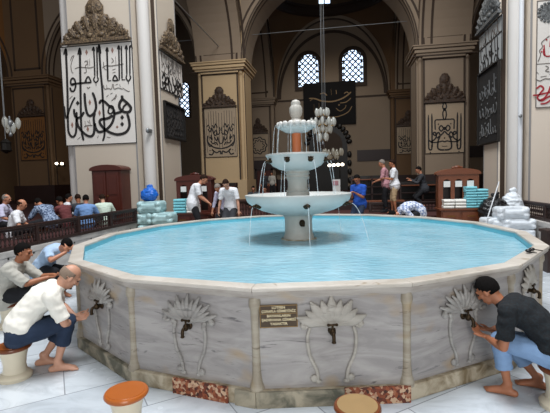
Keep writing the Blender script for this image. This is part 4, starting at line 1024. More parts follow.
# ================================================================ plastic-wrapped packs and bags
def pack(name, label, cat, c, size, mat, seed, rz=0, rnd=.09, fold=.009, group=None):
    mb = MB(); c = V(c); r = min(size)*.5*.55
    X, Y = V((math.cos(rz), math.sin(rz), 0)), V((-math.sin(rz), math.cos(rz), 0))
    # rounded bundle
    mb.box(c, (size[0]-2*r, size[1], size[2]-2*r), ax=(X, Y, UP)); mb.box(c, (size[0], size[1]-2*r*.6, size[2]-2*r), ax=(X, Y, UP)); mb.box(c, (size[0]-2*r, size[1]-2*r*.6, size[2]), ax=(X, Y, UP))
    for i in (-1, 1):
        for k in (-1, 1): mb.tube([c+X*i*(size[0]/2-r)+UP*k*(size[2]/2-r)-Y*(size[1]/2-r*.6), c+X*i*(size[0]/2-r)+UP*k*(size[2]/2-r)+Y*(size[1]/2-r*.6)], r, 12)
    o = remesh(mb, name, M[mat], None, .02, 8, fold, 7, seed); tag(o, label, cat, group); return o
G = 'pale plastic wrapped towel packs stacked by the left pillar'
yy = 11.4; H3 = .345
pack('towel_pack', 'pale aqua wrapped pack, topmost, directly under the blue bag', 'pack', (-5.62, yy, ZW+H3*2.5), (.76, .5, H3), 'plastic_aqua', 1, group=G)
pack('towel_pack', 'wrapped pack in the middle layer next to the balustrade end', 'pack', (-5.78, yy, ZW+H3*1.5), (.52, .5, H3), 'plastic_aqua', 2, group=G)
pack('towel_pack', 'pale wrapped pack in the middle layer next to left cabinet', 'pack', (-5.20, yy-.06, ZW+H3*1.52), (.66, .5, H3), 'plastic_aqua', 3, group=G)
pack('towel_pack', 'wrapped pack in the bottom layer nearest the balustrade', 'pack', (-5.70, yy, ZW+H3*.5), (.62, .5, H3), 'plastic_aqua', 4, group=G)
pack('towel_pack', 'wrapped pack in the bottom layer nearest left cabinet', 'pack', (-5.08, yy-.06, ZW+H3*.5), (.60, .5, H3), 'plastic_aqua', 5, group=G)
def bag(name, label, c, r, mat, seed, knot=True, fold=.03, cat='bag'):
    mb = MB(); c = V(c); mb.ell(c, r, seg=20, rg=14)
    if knot: mb.tube([c+UP*r[2]*.85, c+UP*r[2]*1.12], [.06, .05], 10); mb.ell(c+UP*r[2]*1.2, (.09, .05, .05)); mb.ell(c+UP*r[2]*1.15+V((.06, 0, .01)), (.07, .04, .07))
    o = remesh(mb, name, M[mat], None, .018, 4, fold, 8, seed); tag(o, label, cat); return o
bag('plastic_bag', 'crumpled bright blue plastic bag on top of the wrapped packs', (-5.68, yy, ZW+H3*3+.185), (.255, .24, .21), 'plastic_blue', 11, True, .03)
# right-hand heap
pack('wrapped_roll', 'white plastic wrapped roll lying on top of the right heap', 'pack', (4.0, 10.72, 1.03), (.74, .42, .30), 'plastic_white', 21, .05)
pack('white_sack', 'white plastic sack lying under the roll in the right heap', 'pack', (4.15, 10.75, .76), (.72, .5, .26), 'plastic_white', 22, .0)
pack('white_sack', 'white plastic sack at left of the right heap below the black bag', 'pack', (3.62, 10.78, .76), (.5, .5, .30), 'plastic_white', 23, .1)
pack('white_sack', 'lowest white sack of the right heap against the balustrade', 'pack', (4.12, 10.75, .525), (.74, .5, .21), 'plastic_white', 24, .0)
pack('white_sack', 'lowest white sack of the right heap, its left end by the pole', 'pack', (3.58, 10.85, .52), (.36, .5, .20), 'plastic_white', 25, .0)
bag('plastic_bag', 'black plastic rubbish bag sitting behind the white roll', (3.80, 11.25, 1.02), (.38, .28, .36), 'plastic_black', 31, True, .03)
bag('plastic_bag', 'upright white plastic sack tied at the neck against right pillar', (4.34, 11.55, 1.12), (.27, .26, .36), 'plastic_white', 32, True, .025)
o = MB().b2(3.5, 4.52, 11.06, 11.88, ZW, ZW+.26).build('floor_crate', M['wood_dark'], bevel=.02); tag(o, 'low dark crate under the black bag and upright white sack', 'crate')
t = thing('mop', 'thin white pole leaning between right cabinet and the white sacks', 'mop', (3.40, 10.95, ZW))
MB().tube([at_Y(487.5, 218, 10.5), at_Y(499, 182, 11.2)], .014, 8).tube([V((3.28, 10.42, ZW+.1)), at_Y(487.5, 218, 10.5)], .014, 8).build('pole', M['pole_white'], t)
MB().ell((3.24, 10.52, ZW+.06), (.1, .08, .06)).build('mop_head', M['cloth_white'], t, smooth=True)

# ================================================================ chandeliers
def bulb(mb, c, s):
    mb.lathe([(.02*s, .16*s), (.045*s, .13*s), (.07*s, .06*s), (.075*s, 0), (.06*s, -.08*s), (.03*s, -.14*s), (.008*s, -.17*s)], tuple(c), 10)
def chandelier(label, c, tiers, ztop, arms=True, glass='lamp_glass', cords=((0, 0),), s=1.0):
    c = V(c); t = thing('chandelier', label, 'chandelier', tuple(c))
    mb = MB()
    for dx, dy in cords: mb.tube([c+V((dx, dy, 0)), V((c.x+dx, c.y+dy, ztop))], .012, 6, round_=False)
    mb.build('cord', M['metal_grey'], t)
    mb = MB(); z0 = min(z for z, r, n in tiers); mb.tube([c+UP*.35, c+UP*(z0-.2)], .035, 10); mb.ell(c+UP*.1, (.12, .12, .16)); mb.ell(c+UP*(z0-.2), (.07, .07, .1)); mb.build('stem', M['metal_grey'], t, smooth=True)
    for z, r, n in tiers:
        for i in range(n):
            a = 2*PI*(i+.3)/n; d = V((math.cos(a), math.sin(a), 0)); q = c+d*r+UP*z
            MB().tube(catmull([c+UP*(z+.02), c+d*r*.5+UP*(z-.16*s), c+d*r+UP*(z-.1*s)], 4), .014, 6).build('arm', M['brass'], t, smooth=True)
            mb = MB(); bulb(mb, q+UP*.06*s, s*1.35); mb.build('glass_shade', M[glass], t, smooth=True)
c = at_Y(322.5, 122, 17)
chandelier('glass chandelier on long cords hanging right behind the fountain top', (c.x, 17, c.z), ((.34, .24, 6), (-.06, .48, 11), (-.34, .34, 7), (-.66, .18, 5)), 17.4, cords=((0, 0), (.12, .02)), s=.78)
c = at_Y(333, 155, 24.5); chandelier('second smaller chandelier hanging low before the toothed doorway', (c.x, 24.5, c.z), ((.1, .55, 7), (-.1, .3, 4)), 17.4, glass='lamp_glass_dim', cords=((-.5, 0),), s=1.0)
c = at_Y(10, 126, 14); chandelier('glass lamp cluster hanging at far left above the seated men', (c.x, 14, c.z), ((.05, .27, 3), (-.12, .10, 2)), 17.4, cords=((-.2, 0),), s=1.0, glass='lamp_glass')
t = thing('hanging_lantern', 'dark octagonal lantern hanging at left edge below the glass lamps', 'lantern', tuple(at_Y(6, 146, 13.6)))
c = at_Y(6, 146, 13.6); MB().tube([c+UP*.2, V((c.x, c.y, 17.4))], .012, 6).build('chain', M['metal_grey'], t)
MB().lathe([(.05, .26), (.16, .16), (.2, .12), (.17, .1), (.17, -.14), (.2, -.16), (.1, -.24), (.03, -.28)], tuple(c), 8).build('cage', M['iron_dark'], t)
MB().lathe([(.1, .1), (.14, 0), (.1, -.12)], tuple(c), 12).build('glass_core', M['lamp_glass_dim'], t)
# rows of small lit lamps
t = thing('wall_lamp', 'pair of small lit lamps on the dark pillar left of the big panel', 'lamp', tuple(at_Y(59, 163, 24.8)))
for x in (56.5, 62.0):
    c = at_Y(x, 163.6, 24.75); MB().ell(c, (.10, .08, .09)).build('lit_bulb', M['lamp_lit'], t, smooth=True); MB().b2(c.x-.04, c.x+.04, c.y, 25.05, c.z-.2, c.z-.08).build('bracket', M['iron_dark'], t)
t = thing('lamp_strip', 'short row of lit white lamps before the dark doorway behind fountain', 'lamp', tuple(at_Y(336, 166, 30)))
c0, c1 = at_Y(328, 166.5, 30), at_Y(344, 165.3, 30); MB().tube([c0, c1], .05, 8).tube([V((c0.x+.3, 30, c0.z)), V((c0.x+.3, 30, ZP-.05))], .04, 8).tube([V((c1.x-.3, 30, c1.z)), V((c1.x-.3, 30, ZP-.05))], .04, 8).build('rail_stand', M['iron_dark'], t)
for i in range(4): c = at_Y(329.5+4.3*i, 166.2-.3*i, 29.9); MB().ell(c+UP*.06, (.12, .09, .11)).build('lit_bulb', M['lamp_lit'], t, smooth=True)
t = thing('notice_stand', 'white and pink notice board standing beyond the fountain water jets', 'notice board', tuple(at_Y(334, 196, 22)))
c = at_Y(336.5, 186, 22); MB().b2(c.x-.2, c.x+.2, 21.97, 22.0, c.z-.45, c.z+.35).build('board', M['paper_white'], t); MB().b2(c.x-.18, c.x+.1, 21.94, 21.97, c.z+.05, c.z+.28).build('pink_poster', M['cloth_pink'], t)
MB().b2(c.x-.2, c.x-.16, 22.0, 22.05, ZP-.05, c.z).b2(c.x+.16, c.x+.2, 22.0, 22.05, ZP-.05, c.z).build('leg', M['iron_dark'], t)

# ================================================================ stools
def stool(label, x, y, seat, edge, h=.36, z=0):
    t = thing('stool', label, 'stool', (x, y, z))
    MB().lathe([(.155, 0), (.16, .035), (.145, .055), (.115, .075), (.105, .14), (.115, .22), (.135, h-.06), (.14, h-.045)], (x, y, z), 32).build('pedestal', M['stool_cream'], t, smooth='auto')
    s = MB().lathe([(.14, h-.045), (.162, h-.042), (.172, h-.028), (.172, h-.018), (.163, h-.004), (.145, h)], (x, y, z), 40).build('seat', M[edge], t, smooth='auto')
    MB().lathe([(.148, h-.002), (.146, h+.003), (.05, h+.004), (.002, h+.004)], (x, y, z), 40).build('seat_top', M[seat], s, smooth='auto')
stool('stool with glossy orange wooden seat and cream pedestal, alone in the front', -1.74, 2.93, 'wood_seat', 'wood_seat')
stool('stool with pale tan seat and dark rim at the bottom middle', .075, 2.93, 'wood_seat_tan', 'wood_seat_edge')
stool('stool under the bald man in cream shirt', -3.44, 3.68, 'wood_seat', 'wood_seat_edge')
stool('stool under the man in patterned navy shirt', 1.80, 3.72, 'wood_seat_tan', 'wood_seat_edge')
stool('stool under the man in grey shirt beside left wall', -4.74, 5.05, 'wood_seat', 'wood_seat_edge')
stool('stool under the bending person in light blue shirt', -5.38, 6.55, 'wood_seat', 'wood_seat_edge')
# dark sunglasses left on the rim
c = at_z(530, 251.5, ZR+.012); t = thing('sunglasses', 'dark sunglasses lying on the right corner of the basin rim', 'sunglasses', tuple(c))
for s in (-1, 1): MB().ell(c+V((.04*s, .05*s, .018)), (.032, .032, .02)).build('lens', M['phone_black'], t, smooth=True)
MB().tube([c+V((-.07, -.09, .015)), c+V((.07, .09, .015))], .008, 6).tube([c+V((.07, .09, .01)), c+V((.14, .02, .005))], .006, 6).tube([c+V((-.07, -.09, .01)), c+V((.02, -.12, .005))], .006, 6).build('frame', M['phone_black'], t)
# pipe and stopcock on the right pillar
t = thing('wall_pipe', 'white vertical pipe with small valve in the corner of right pillar', 'pipe', (4.70, 12.37, ZW))
MB().tube([(4.78, 12.22, ZW), (4.78, 12.22, 11)], .06, 14, round_=False).build('pipe', M['pipe_white'], t, smooth='auto')
c = at_Y(516, 116.5, 12.15); MB().tube([V((4.78, 12.2, c.z)), V((4.72, 12.08, c.z))], .03, 8).ell((4.72, 12.06, c.z), (.05, .03, .05)).build('valve', M['metal_grey'], t, smooth=True)
c = at_Y(143, 131, 12.2); o = MB().ell((-5.98, 12.12, c.z), (.06, .1, .09)).b2(-6.02, -5.94, 12.14, 12.34, c.z-.05, c.z+.05).build('wall_socket', M['metal_grey'], smooth='auto'); tag(o, 'small grey fixture on the rounded corner of left pillar', 'fixture')
# ================================================================ people
def ik(a, b, l1, l2, pole):
    a, b, pole = V(a), V(b), V(pole); d = b-a; L = d.length
    if L > (l1+l2)*.995: b = a+d*((l1+l2)*.995/L); d = b-a; L = d.length
    u = d.normalized(); x = (l1*l1-l2*l2+L*L)/(2*L); h = math.sqrt(max(1e-5, l1*l1-x*x))
    p = pole-u*pole.dot(u); p = p.normalized() if p.length > 1e-6 else basis(u)[0]
    return a+u*x+p*h, b
def hand(mb, w, d, nrm, side, curl=.5, s=1.0, thumb=1):
    # w wrist, d direction of the hand, nrm palm normal, side = +1/-1 towards the thumb
    w, d, nrm = V(w), V(d).normalized(), V(nrm); nrm = (nrm-d*nrm.dot(d)).normalized(); t = d.cross(nrm)*side
    mb.tube([w-d*.02, w+d*.03*s, w+d*.085*s], [(.024*s, .02*s), (.036*s, .016*s), (.041*s, .014*s)], 12, lat=t)
    for i, (o, ln) in enumerate(((.031, .070), (.011, .080), (-.010, .074), (-.030, .058))):
        q = w+d*.085*s+t*o*s; dd = d+t*o*1.5; dd.normalize(); pts = [q-dd*.02]; a = 0
        for k, f in enumerate((.45, .32, .23)):
            a += curl*(.55+.25*k+.07*i); pts.append(pts[-1]+(dd*math.cos(a)+nrm*math.sin(a))*(ln*f+.007)*s)
        mb.tube(pts, [.0105*s, .0098*s, .0092*s, .0082*s], 8)
    q = w+d*.03*s+t*.03*s; e = (t*.75+d*.7+nrm*.25*thumb).normalized()
    mb.tube([q-t*.01, q+e*.035*s, q+e*.06*s+d*.006, q+e*.07*s+d*.022*s], [.015*s, .0125*s, .0115*s, .009*s], 8)
def foot(mb, a, t, s=1.0, sole=None, shoe=False):
    a, t = V(a), V(t); t = V((t.x, t.y, t.z)).normalized(); up = V((0, 0, 1)); up = (up-t*up.dot(t)).normalized(); l = t.cross(up); k = .012 if shoe else 0
    g = a-up*.078*s
    mb.tube([g-t*.05*s+up*.032*s, g+t*.02*s+up*.045*s, g+t*.09*s+up*.034*s, g+t*.145*s+up*.022*s], [(.032*s+k, .032*s+k), (.036*s+k, .042*s+k), (.042*s+k, .032*s+k), (.046*s+k, .02*s+k)], 12, lat=l)
    mb.tube([a+up*.03*s, g+t*.035*s+up*.05*s], [.037*s+k, .036*s+k], 10)
    if shoe: mb.tube([g+t*.14*s+up*.025*s, g+t*.19*s+up*.022*s], [(.046*s, .024*s), (.034*s, .02*s)], 10, lat=l)
    else:
        for i, (o, ln, r) in enumerate(((.031, .052, .0135), (.011, .048, .0105), (-.006, .042, .010), (-.021, .035, .0095), (-.034, .028, .009))):
            q = g+t*.135*s+l*o*s+up*.015*s; mb.tube([q, q+t*ln*.6*s+up*.003, q+t*ln*s-up*.003], [r*s, r*s, r*.85*s], 8)
# default lengths for a 1.72 m adult
ARM1, ARM2, LEG1, LEG2 = .285, .255, .425, .425
def person(label, J, wear, group=None, vox=.011, face=True):
    """J: joints in world space. pel, neck, mid (offset bending the back), lat (to the right shoulder), plat (to the right hip), head, face,
    hands/feet targets (R, L) with poles. wear: skin, shirt, sleeve 0..1, legs, leglen 0..1, hair, hairkind, shoes"""
    s = J.get('s', 1.0); pel, neck = V(J['pel']), V(J['neck']); lat = V(J['lat']).normalized(); plat = V(J.get('plat', J['lat'])).normalized()
    base = thing('person', label, 'person', (pel.x, pel.y, J.get('z', 0)), group)
    mid = (pel+neck)/2+V(J.get('mid', (0, 0, 0)))
    sp = lambda t: pel*(1-t)*(1-t)+(mid*2-(pel+neck)/2)*2*t*(1-t)+neck*t*t
    ts = [-.10, .02, .16, .34, .52, .70, .84, .94, 1.0]; spine = [sp(t) for t in ts]
    up_end = (neck-sp(.8)).normalized()
    sh = {}; hp = {}
    shc = sp(.88)
    for k, q in (('R', 1), ('L', -1)):
        sh[k] = shc+lat*q*.178*s+V(J.get('sho'+k, (0, 0, 0))); hp[k] = pel+plat*q*.088*s
    a1, a2, l1, l2 = ARM1*s, ARM2*s, LEG1*s, LEG2*s
    el, wr, kn, an = {}, {}, {}, {}
    for k in 'RL':
        el[k], wr[k] = ik(sh[k], J['hand'+k], a1, a2, J.get('pole'+k, (0, 0, -1)))
        kn[k], an[k] = ik(hp[k], J['foot'+k], l1, l2, J.get('kpole'+k, J.get('kpole', (0, 0, 1))))
    W_ = [.145, .165, .160, .142, .150, .168, .165, .120, .062]; D_ = [.10, .122, .118, .105, .108, .118, .108, .082, .055]
    torso = lambda g, i0=0, i1=9: (spine[i0:i1], [((a+g)*s, (b+g)*s) for a, b in zip(W_[i0:i1], D_[i0:i1])])
    lats = (lat+plat*.4).normalized()
    # ---------------- body
    mb = MB(); pts, rr = torso(-.004); mb.tube(pts, rr, 18, lat=lats)
    for k in 'RL': mb.ell(hp[k]-(kn[k]-hp[k]).normalized()*(-.02), (.1*s, .1*s, .1*s), seg=12)
    H, F = V(J['head']), V(J['face']).normalized(); U = V(J.get('hup', (0, 0, 1))); U = (U-F*U.dot(F)).normalized(); S_ = F.cross(U)
    hs = s*J.get('hs', 1.0); Pp = lambda f, l, u: H+(F*f+S_*l+U*u)*hs
    mb.tube([neck-up_end*.06*s, neck+up_end*.01*s, Pp(-.02, 0, -.055)], [.062*s, .056*s, .056*s], 12)
    mb.ell(Pp(-.012, 0, .022), (.076*hs, .096*hs, .098*hs), S_, F, U, 18, 12)
    mb.ell(Pp(.028, 0, -.045), (.056*hs, .062*hs, .068*hs), S_, F, U, 14, 10); mb.ell(Pp(.062, 0, -.088), (.026*hs, .022*hs, .02*hs), S_, F, U)
    mb.tube([Pp(.078, -.04, .034), Pp(.09, 0, .032), Pp(.078, .04, .034)], .013*hs, 8)
    mb.tube([Pp(.086, 0, .022), Pp(.104, 0, -.004), Pp(.108, 0, -.018)], [.010*hs, .013*hs, .016*hs], 8)
    for q in (-1, 1):
        mb.ell(Pp(.094, q*.013, -.02), (.011*hs, .012*hs, .01*hs), S_, F, U, 8, 6); mb.ell(Pp(.055, q*.042, -.01), (.022*hs, .03*hs, .024*hs), S_, F, U, 8, 6)
        e = S_*q; mb.ell(Pp(-.008, q*.078, -.008), (.012*hs, .02*hs, .034*hs), (e+F*-.35).normalized(), (F+e*.35).normalized(), U, 10, 8)
    for u_, r_ in ((-.052, .0085), (-.064, .0095)): mb.tube([Pp(.080, -.02, u_), Pp(.0885, 0, u_), Pp(.080, .02, u_)], r_*hs, 8)
    for k, q in (('R', 1), ('L', -1)):
        mb.ell(sh[k], (.062*s, .062*s, .062*s)); mb.tube([shc+lat*q*.06*s, sh[k]], [.075*s, .06*s], 10)
        mb.tube([sh[k], sh[k]*.5+el[k]*.5, el[k]], [.054*s, .047*s, .038*s], 12); m2 = el[k]*.68+wr[k]*.32
        mb.tube([el[k], m2, wr[k]], [.038*s, .041*s, .026*s], 12)
        hd = J.get('hdir'+k); fd = (wr[k]-el[k]).normalized(); hd = V(hd).normalized() if hd else fd
        pn = V(J.get('palm'+k, (0, 0, -1)))
        hand(mb, wr[k], (hd*.8+fd*.2), pn, J.get('thumb'+k, 1), J.get('curl'+k, .45), s*.98)
        mb.tube([hp[k], hp[k]*.5+kn[k]*.5, kn[k]], [.085*s, .070*s, .052*s], 14); c2 = kn[k]*.7+an[k]*.3; bk = V(J.get('calf', (0, 0, 0)))
        mb.tube([kn[k], c2+bk*.015, an[k]*.8+kn[k]*.2, an[k]], [.050*s, .054*s, .034*s, .034*s], 12)
        foot(mb, an[k], J.get('toe'+k, J.get('toe', (0, 1, 0))), s)
    body = remesh(mb, 'body', M[wear.get('skin', 'skin')], base, vox, 2)
    # ---------------- clothes
    if wear.get('shirt'):
        mb = MB(); g = .017; pts, rr = torso(g, wear.get('hem', 0), 9); rr[:3] = [(rr[i_][0]+e_*s, rr[i_][1]+e_*s) for i_, e_ in enumerate((.042, .036, .018) if not wear.get('hem') else (.016, .008, .0))]; rr[-1] = ((.066)*s, .062*s); rr[-2] = (.128*s, .096*s)
        mb.tube(pts, rr, 20, lat=lats, round_=True)
        for k, q in (('R', 1), ('L', -1)):
            mb.tube([shc+lat*q*.05*s, sh[k]], [.092*s, .080*s], 12); mb.ell(sh[k], (.081*s,)*3)
            sl = wear.get('sleeve', .5)
            n_ = max(.3, min(1, sl*2)); mb.tube([sh[k], sh[k]*(1-n_)+el[k]*n_], [.078*s, .066*s if sl <= .5 else .054*s], 14, round_=sl > .5)
            if sl > .5: f_ = (sl-.5)*2; mb.tube([el[k], el[k]*(1-f_)+wr[k]*f_], [.053*s, .042*s], 12, round_=False)
        if wear.get('belly'): mb.ell(sp(.3)+V(wear['belly']), (.15*s, .15*s, .15*s))
        sc_ = remesh(mb, 'shirt', M[wear['shirt']], base, vox, 3, wear.get('fold', .008), 9, len(ORG) % 13)
        if wear.get('collar'):
            mb = MB(); c = sp(.985); ring = [c+(lats*math.cos(a)*.070+lats.cross(up_end)*math.sin(a)*.066)*s+up_end*.012*math.sin(a) for a in [2*PI*i/20 for i in range(21)]]
            mb.tube(ring, .016*s, 8); mb.build('collar', M[wear['shirt']], base, smooth=True)
    if wear.get('legs'):
        mb = MB(); g = .016; ll = wear.get('leglen', .9)
        pts, rr = torso(.002, 0, 3); mb.tube(pts, rr, 18, lat=plat)
        for k, q in (('R', 1), ('L', -1)):
            mb.ell(hp[k], (.108*s, .108*s, .108*s)); mb.tube([hp[k], hp[k]*.5+kn[k]*.5, kn[k]], [.106*s, .096*s, .076*s], 16)
            if ll > .5: f_ = (ll-.5)*2; e_ = kn[k]*(1-f_)+an[k]*f_; mb.tube([kn[k], kn[k]*(1-f_*.5)+an[k]*f_*.5, e_], [.072*s, .070*s, wear.get('cuff', .058)*s], 14, round_=False)
        remesh(mb, 'trousers', M[wear['legs']], base, vox, 3, wear.get('fold', .008), 8, len(ORG) % 11)
    if wear.get('shoes'):
        for k in 'RL': mb = MB(); foot(mb, an[k], J.get('toe'+k, J.get('toe', (0, 1, 0))), s*1.04, shoe=True); remesh(mb, 'shoe', M[wear['shoes']], base, .012, 2)
    # ---------------- hair and eyes
    hk = wear.get('hairkind', 'full'); mb = MB()
    c = Pp(-.014, 0, .026); R_ = (.080*hs, .100*hs, .103*hs)
    g0, g1 = 30, 24; vs = {}
    for j in range(g1+1):
        a = PI*j/g1
        for i in range(g0):
            b = 2*PI*i/g0; d = V((math.sin(a)*math.cos(b), math.sin(a)*math.sin(b), math.cos(a)))
            r2 = 1+.03*noise.noise(d*6)
            vs[i, j] = (d, c+S_*d.x*R_[0]*r2+F*d.y*R_[1]*r2+U*d.z*R_[2]*r2)
    def keep(d):
        f, u_ = d.y, d.z
        lim = -.62 if f < -.25 else (-.62+(f+.25)*1.35 if f < .45 else .33+(f-.45)*.55)
        if abs(d.x) > .86 and -.3 < f < .35: lim = max(lim, -.22)
        if hk == 'bald': return u_ > lim and (u_ < .30+.25*max(0, -f)*0 and f < .30)
        if hk == 'thin': return u_ > lim and not (u_ > .55 and f > -.3)
        return u_ > lim
    bv = {}
    def gv(i, j):
        if (i, j) not in bv: bv[i, j] = mb.bm.verts.new(vs[i, j][1])
        return bv[i, j]
    for j in range(g1):
        for i in range(g0):
            q = [(i, j), ((i+1) % g0, j), ((i+1) % g0, j+1), (i, j+1)]
            if j == 0: q = [((i+1) % g0, 1), (i, 1), (0, 0)] if False else q
            dm = sum((vs[p][0] for p in q), V((0, 0, 0)))/4
            if keep(dm.normalized()): mb.face([gv(*p) for p in q])
    bmesh.ops.remove_doubles(mb.bm, verts=mb.bm.verts, dist=1e-5)
    ho = mb.build('hair', M[wear.get('hair', 'hair_black')], base, smooth=True)
    so = ho.modifiers.new('thick', 'SOLIDIFY'); so.thickness = .010*hs if hk == 'full' else .006*hs; so.offset = -.2
    if face:
        for q in (-1, 1): MB().ell(Pp(.080, q*.031, .010), (.0095*hs,)*3, seg=10, rg=8).build('eye', M['eye_dark'], base, smooth=True)
        mb = MB()
        for q in (-1, 1): mb.tube([Pp(.093, q*.014, .033), Pp(.091, q*.034, .037), Pp(.08, q*.05, .031)], .0035*hs, 6)
        mb.build('eyebrows', M[wear.get('hair', 'hair_black')], base, smooth=True)
    return base, dict(el=el, wr=wr, kn=kn, an=an, sh=sh)
# ---------------- the four at the taps (world coordinates)
n2 = lambda x, y: V((x, y, 0)).normalized()
# bald man in the cream T-shirt, front left
f = n2(.80, .60); r = V((f.y, -f.x, 0))
pel = V((-3.39, 3.70, .475)); nk = pel+f*.40+V((0, 0, .42))
person('bald man in cream T-shirt and navy trousers crouched on a stool at the left tap', dict(
    pel=pel, neck=nk, mid=-f*.05+V((0, 0, .05)), lat=r+V((0, 0, -.05)), head=nk+f*.115+V((0, 0, .11)), face=f*.75-r*.25+V((0, 0, -.8)), hup=f*.6+V((0, 0, .8)),
    handR=pel+f*.53-r*.06+V((0, 0, .02)), handL=pel+f*.53-r*.15+V((0, 0, .05)), poleR=r*.9+V((0, 0, -.6)), poleL=-r*.9+V((0, 0, -.6)), hdirR=f, hdirL=f, palmR=(0, 0, 1), palmL=(0, 0, 1), curlR=.5, curlL=.5, thumbR=1, thumbL=-1,
    footR=pel+f*.34+r*.06+V((0, 0, -.39)), footL=pel+f*.20-r*.20+V((0, 0, -.39)), kpole=f*1.6+V((0, 0, 1.1)), toe=f+r*.25, s=1.12),
    dict(skin='skin_pale', shirt='cloth_cream', sleeve=.42, legs='cloth_jeans', leglen=.78, cuff=.07, hair='hair_stubble', hairkind='bald', fold=.008, collar=1, hem=2), vox=.0085)
# man in the patterned navy shirt, right
f = n2(-.86, .50); r = V((f.y, -f.x, 0))
pel = V((1.78, 3.74, .455)); nk = pel+f*.42+V((0, 0, .365))
person('man in dark patterned navy shirt and pale jeans washing at the right tap', dict(
    pel=pel, neck=nk, mid=-f*.05+V((0, 0, .07)), lat=r+V((0, 0, .05)), head=nk+f*.125+V((0, 0, .10)), face=f*.75+V((0, 0, -.62))+r*.12, hup=f*.6+V((0, 0, .8)),
    handR=pel+f*.52+r*.06+V((0, 0, .08)), handL=pel+f*.53-r*.06+V((0, 0, .045)), poleR=r*.7+V((0, 0, -.8)), poleL=-r*.35+V((0, 0, -1)), hdirR=f, hdirL=f+V((0, 0, .25)), palmR=(0, 0, 1), palmL=(0, 0, 1), thumbR=1, thumbL=-1,
    footR=pel+f*.16+r*.24+V((0, 0, -.375)), footL=pel+f*.36-r*.06+V((0, 0, -.375)), kpole=f+V((0, 0, .8)), toe=f-r*.1, s=1.03),
    dict(skin='skin_tan', shirt='cloth_navy_print', sleeve=.40, legs='cloth_denim', leglen=.80, cuff=.075, hair='hair_black', fold=.010, hem=2), vox=.0085)
# man in the grey shirt, left behind the bald man
f = n2(.97, .25); r = V((f.y, -f.x, 0))
pel = V((-4.77, 5.03, .46)); nk = pel+f*.20+V((0, 0, .46))
person('dark haired man in grey shirt seated by the left wall, arms forward to a tap', dict(
    pel=pel, neck=nk, mid=-f*.05, lat=r, head=nk+f*.085+V((0, 0, .15)), face=f+V((0, 0, -.25))-r*.1, handR=pel+f*.60+r*.02+V((0, 0, .24)), handL=pel+f*.62-r*.14+V((0, 0, .24)), poleR=r*.6+V((0, 0, -1)), poleL=-r*.6+V((0, 0, -1)), hdirR=f, hdirL=f, palmR=(0, 0, 1), palmL=(0, 0, 1), thumbR=1, thumbL=-1,
    footR=pel+f*.36+r*.12+V((0, 0, -.385)), footL=pel+f*.36-r*.14+V((0, 0, -.385)), kpole=f+V((0, 0, .8)), toe=f, s=1.08),
    dict(skin='skin_tan', shirt='cloth_grey', sleeve=.5, legs='cloth_dark', leglen=.85, hair='hair_black', fold=.011, collar=1), vox=.01)
# bending one in light blue
f = n2(.93, -.2); r = V((f.y, -f.x, 0))
pel = V((-5.36, 6.5, .50)); nk = pel+f*.46+V((0, 0, .38))
person('person in light blue shirt bent over with arms up to dark hair beside left balustrade', dict(
    pel=pel, neck=nk, mid=-f*.03+V((0, 0, .09)), lat=r, head=nk+f*.15+V((0, 0, .08)), face=f*.55+V((0, 0, -.85)), hup=f*.85+V((0, 0, .5)),
    handR=nk+f*.24+r*.10+V((0, 0, -.02)), handL=nk+f*.26-r*.06+V((0, 0, -.02)), poleR=r+V((0, 0, -.5)), poleL=-r+V((0, 0, -.5)), hdirR=-r*.2+V((0, 0, 1)), hdirL=r*.2+V((0, 0, 1)), palmR=-f, palmL=-f, curlR=.5, curlL=.5,
    footR=pel+f*.34+r*.12+V((0, 0, -.42)), footL=pel+f*.30-r*.14+V((0, 0, -.42)), kpole=f+V((0, 0, .8)), toe=f, s=1.03),
    dict(skin='skin', shirt='cloth_lightblue', sleeve=.4, legs='cloth_dark', leglen=.95, hair='hair_black', fold=.01), vox=.011)

# ---------------- seated on the platform behind the left balustrade, and others farther away: poses from templates
def sitter(label, x, y, z, ang, wear, lean=.12, headdrop=.2, arms='lap', s=1.0, seat=.16, group=None, turn=0):
    a = math.radians(ang); f = V((math.sin(a), math.cos(a), 0)); r = V((f.y, -f.x, 0)); b = math.radians(ang+turn); ff = V((math.sin(b), math.cos(b), 0))
    pel = V((x, y, z+seat)); nk = pel+f*(.52*math.sin(lean))+V((0, 0, .52*math.cos(lean)))
    hd = pel+f*(.70*math.sin(lean*1.15))+V((0, 0, .68*math.cos(lean*1.1)))
    hR, hL = pel+f*.34+r*.14+V((0, 0, .10)), pel+f*.34-r*.14+V((0, 0, .10))
    if arms == 'up': hR, hL = nk+f*.32+r*.08+V((0, 0, -.05)), nk+f*.32-r*.08+V((0, 0, -.05))
    if arms == 'front': hR, hL = pel+f*.5+r*.1+V((0, 0, .2)), pel+f*.5-r*.1+V((0, 0, .2))
    fz = .085
    person(label, dict(pel=pel, neck=nk, mid=-f*.04, lat=r, head=hd, face=ff*math.cos(headdrop)-V((0, 0, math.sin(headdrop))), hup=V((0, 0, 1))*math.cos(headdrop)+ff*math.sin(headdrop),
        handR=hR, handL=hL, poleR=r*.8+V((0, 0, -.8)), poleL=-r*.8+V((0, 0, -.8)), hdirR=f, hdirL=f, footR=V((x, y, z+fz))+f*.40-r*.05, footL=V((x, y, z+fz))+f*.30+r*.05, kpoleR=r+V((0, 0, .35)), kpoleL=-r+V((0, 0, .35)), toeR=-r+f*.4, toeL=r+f*.4, s=s, z=z), wear, group, vox=.015)
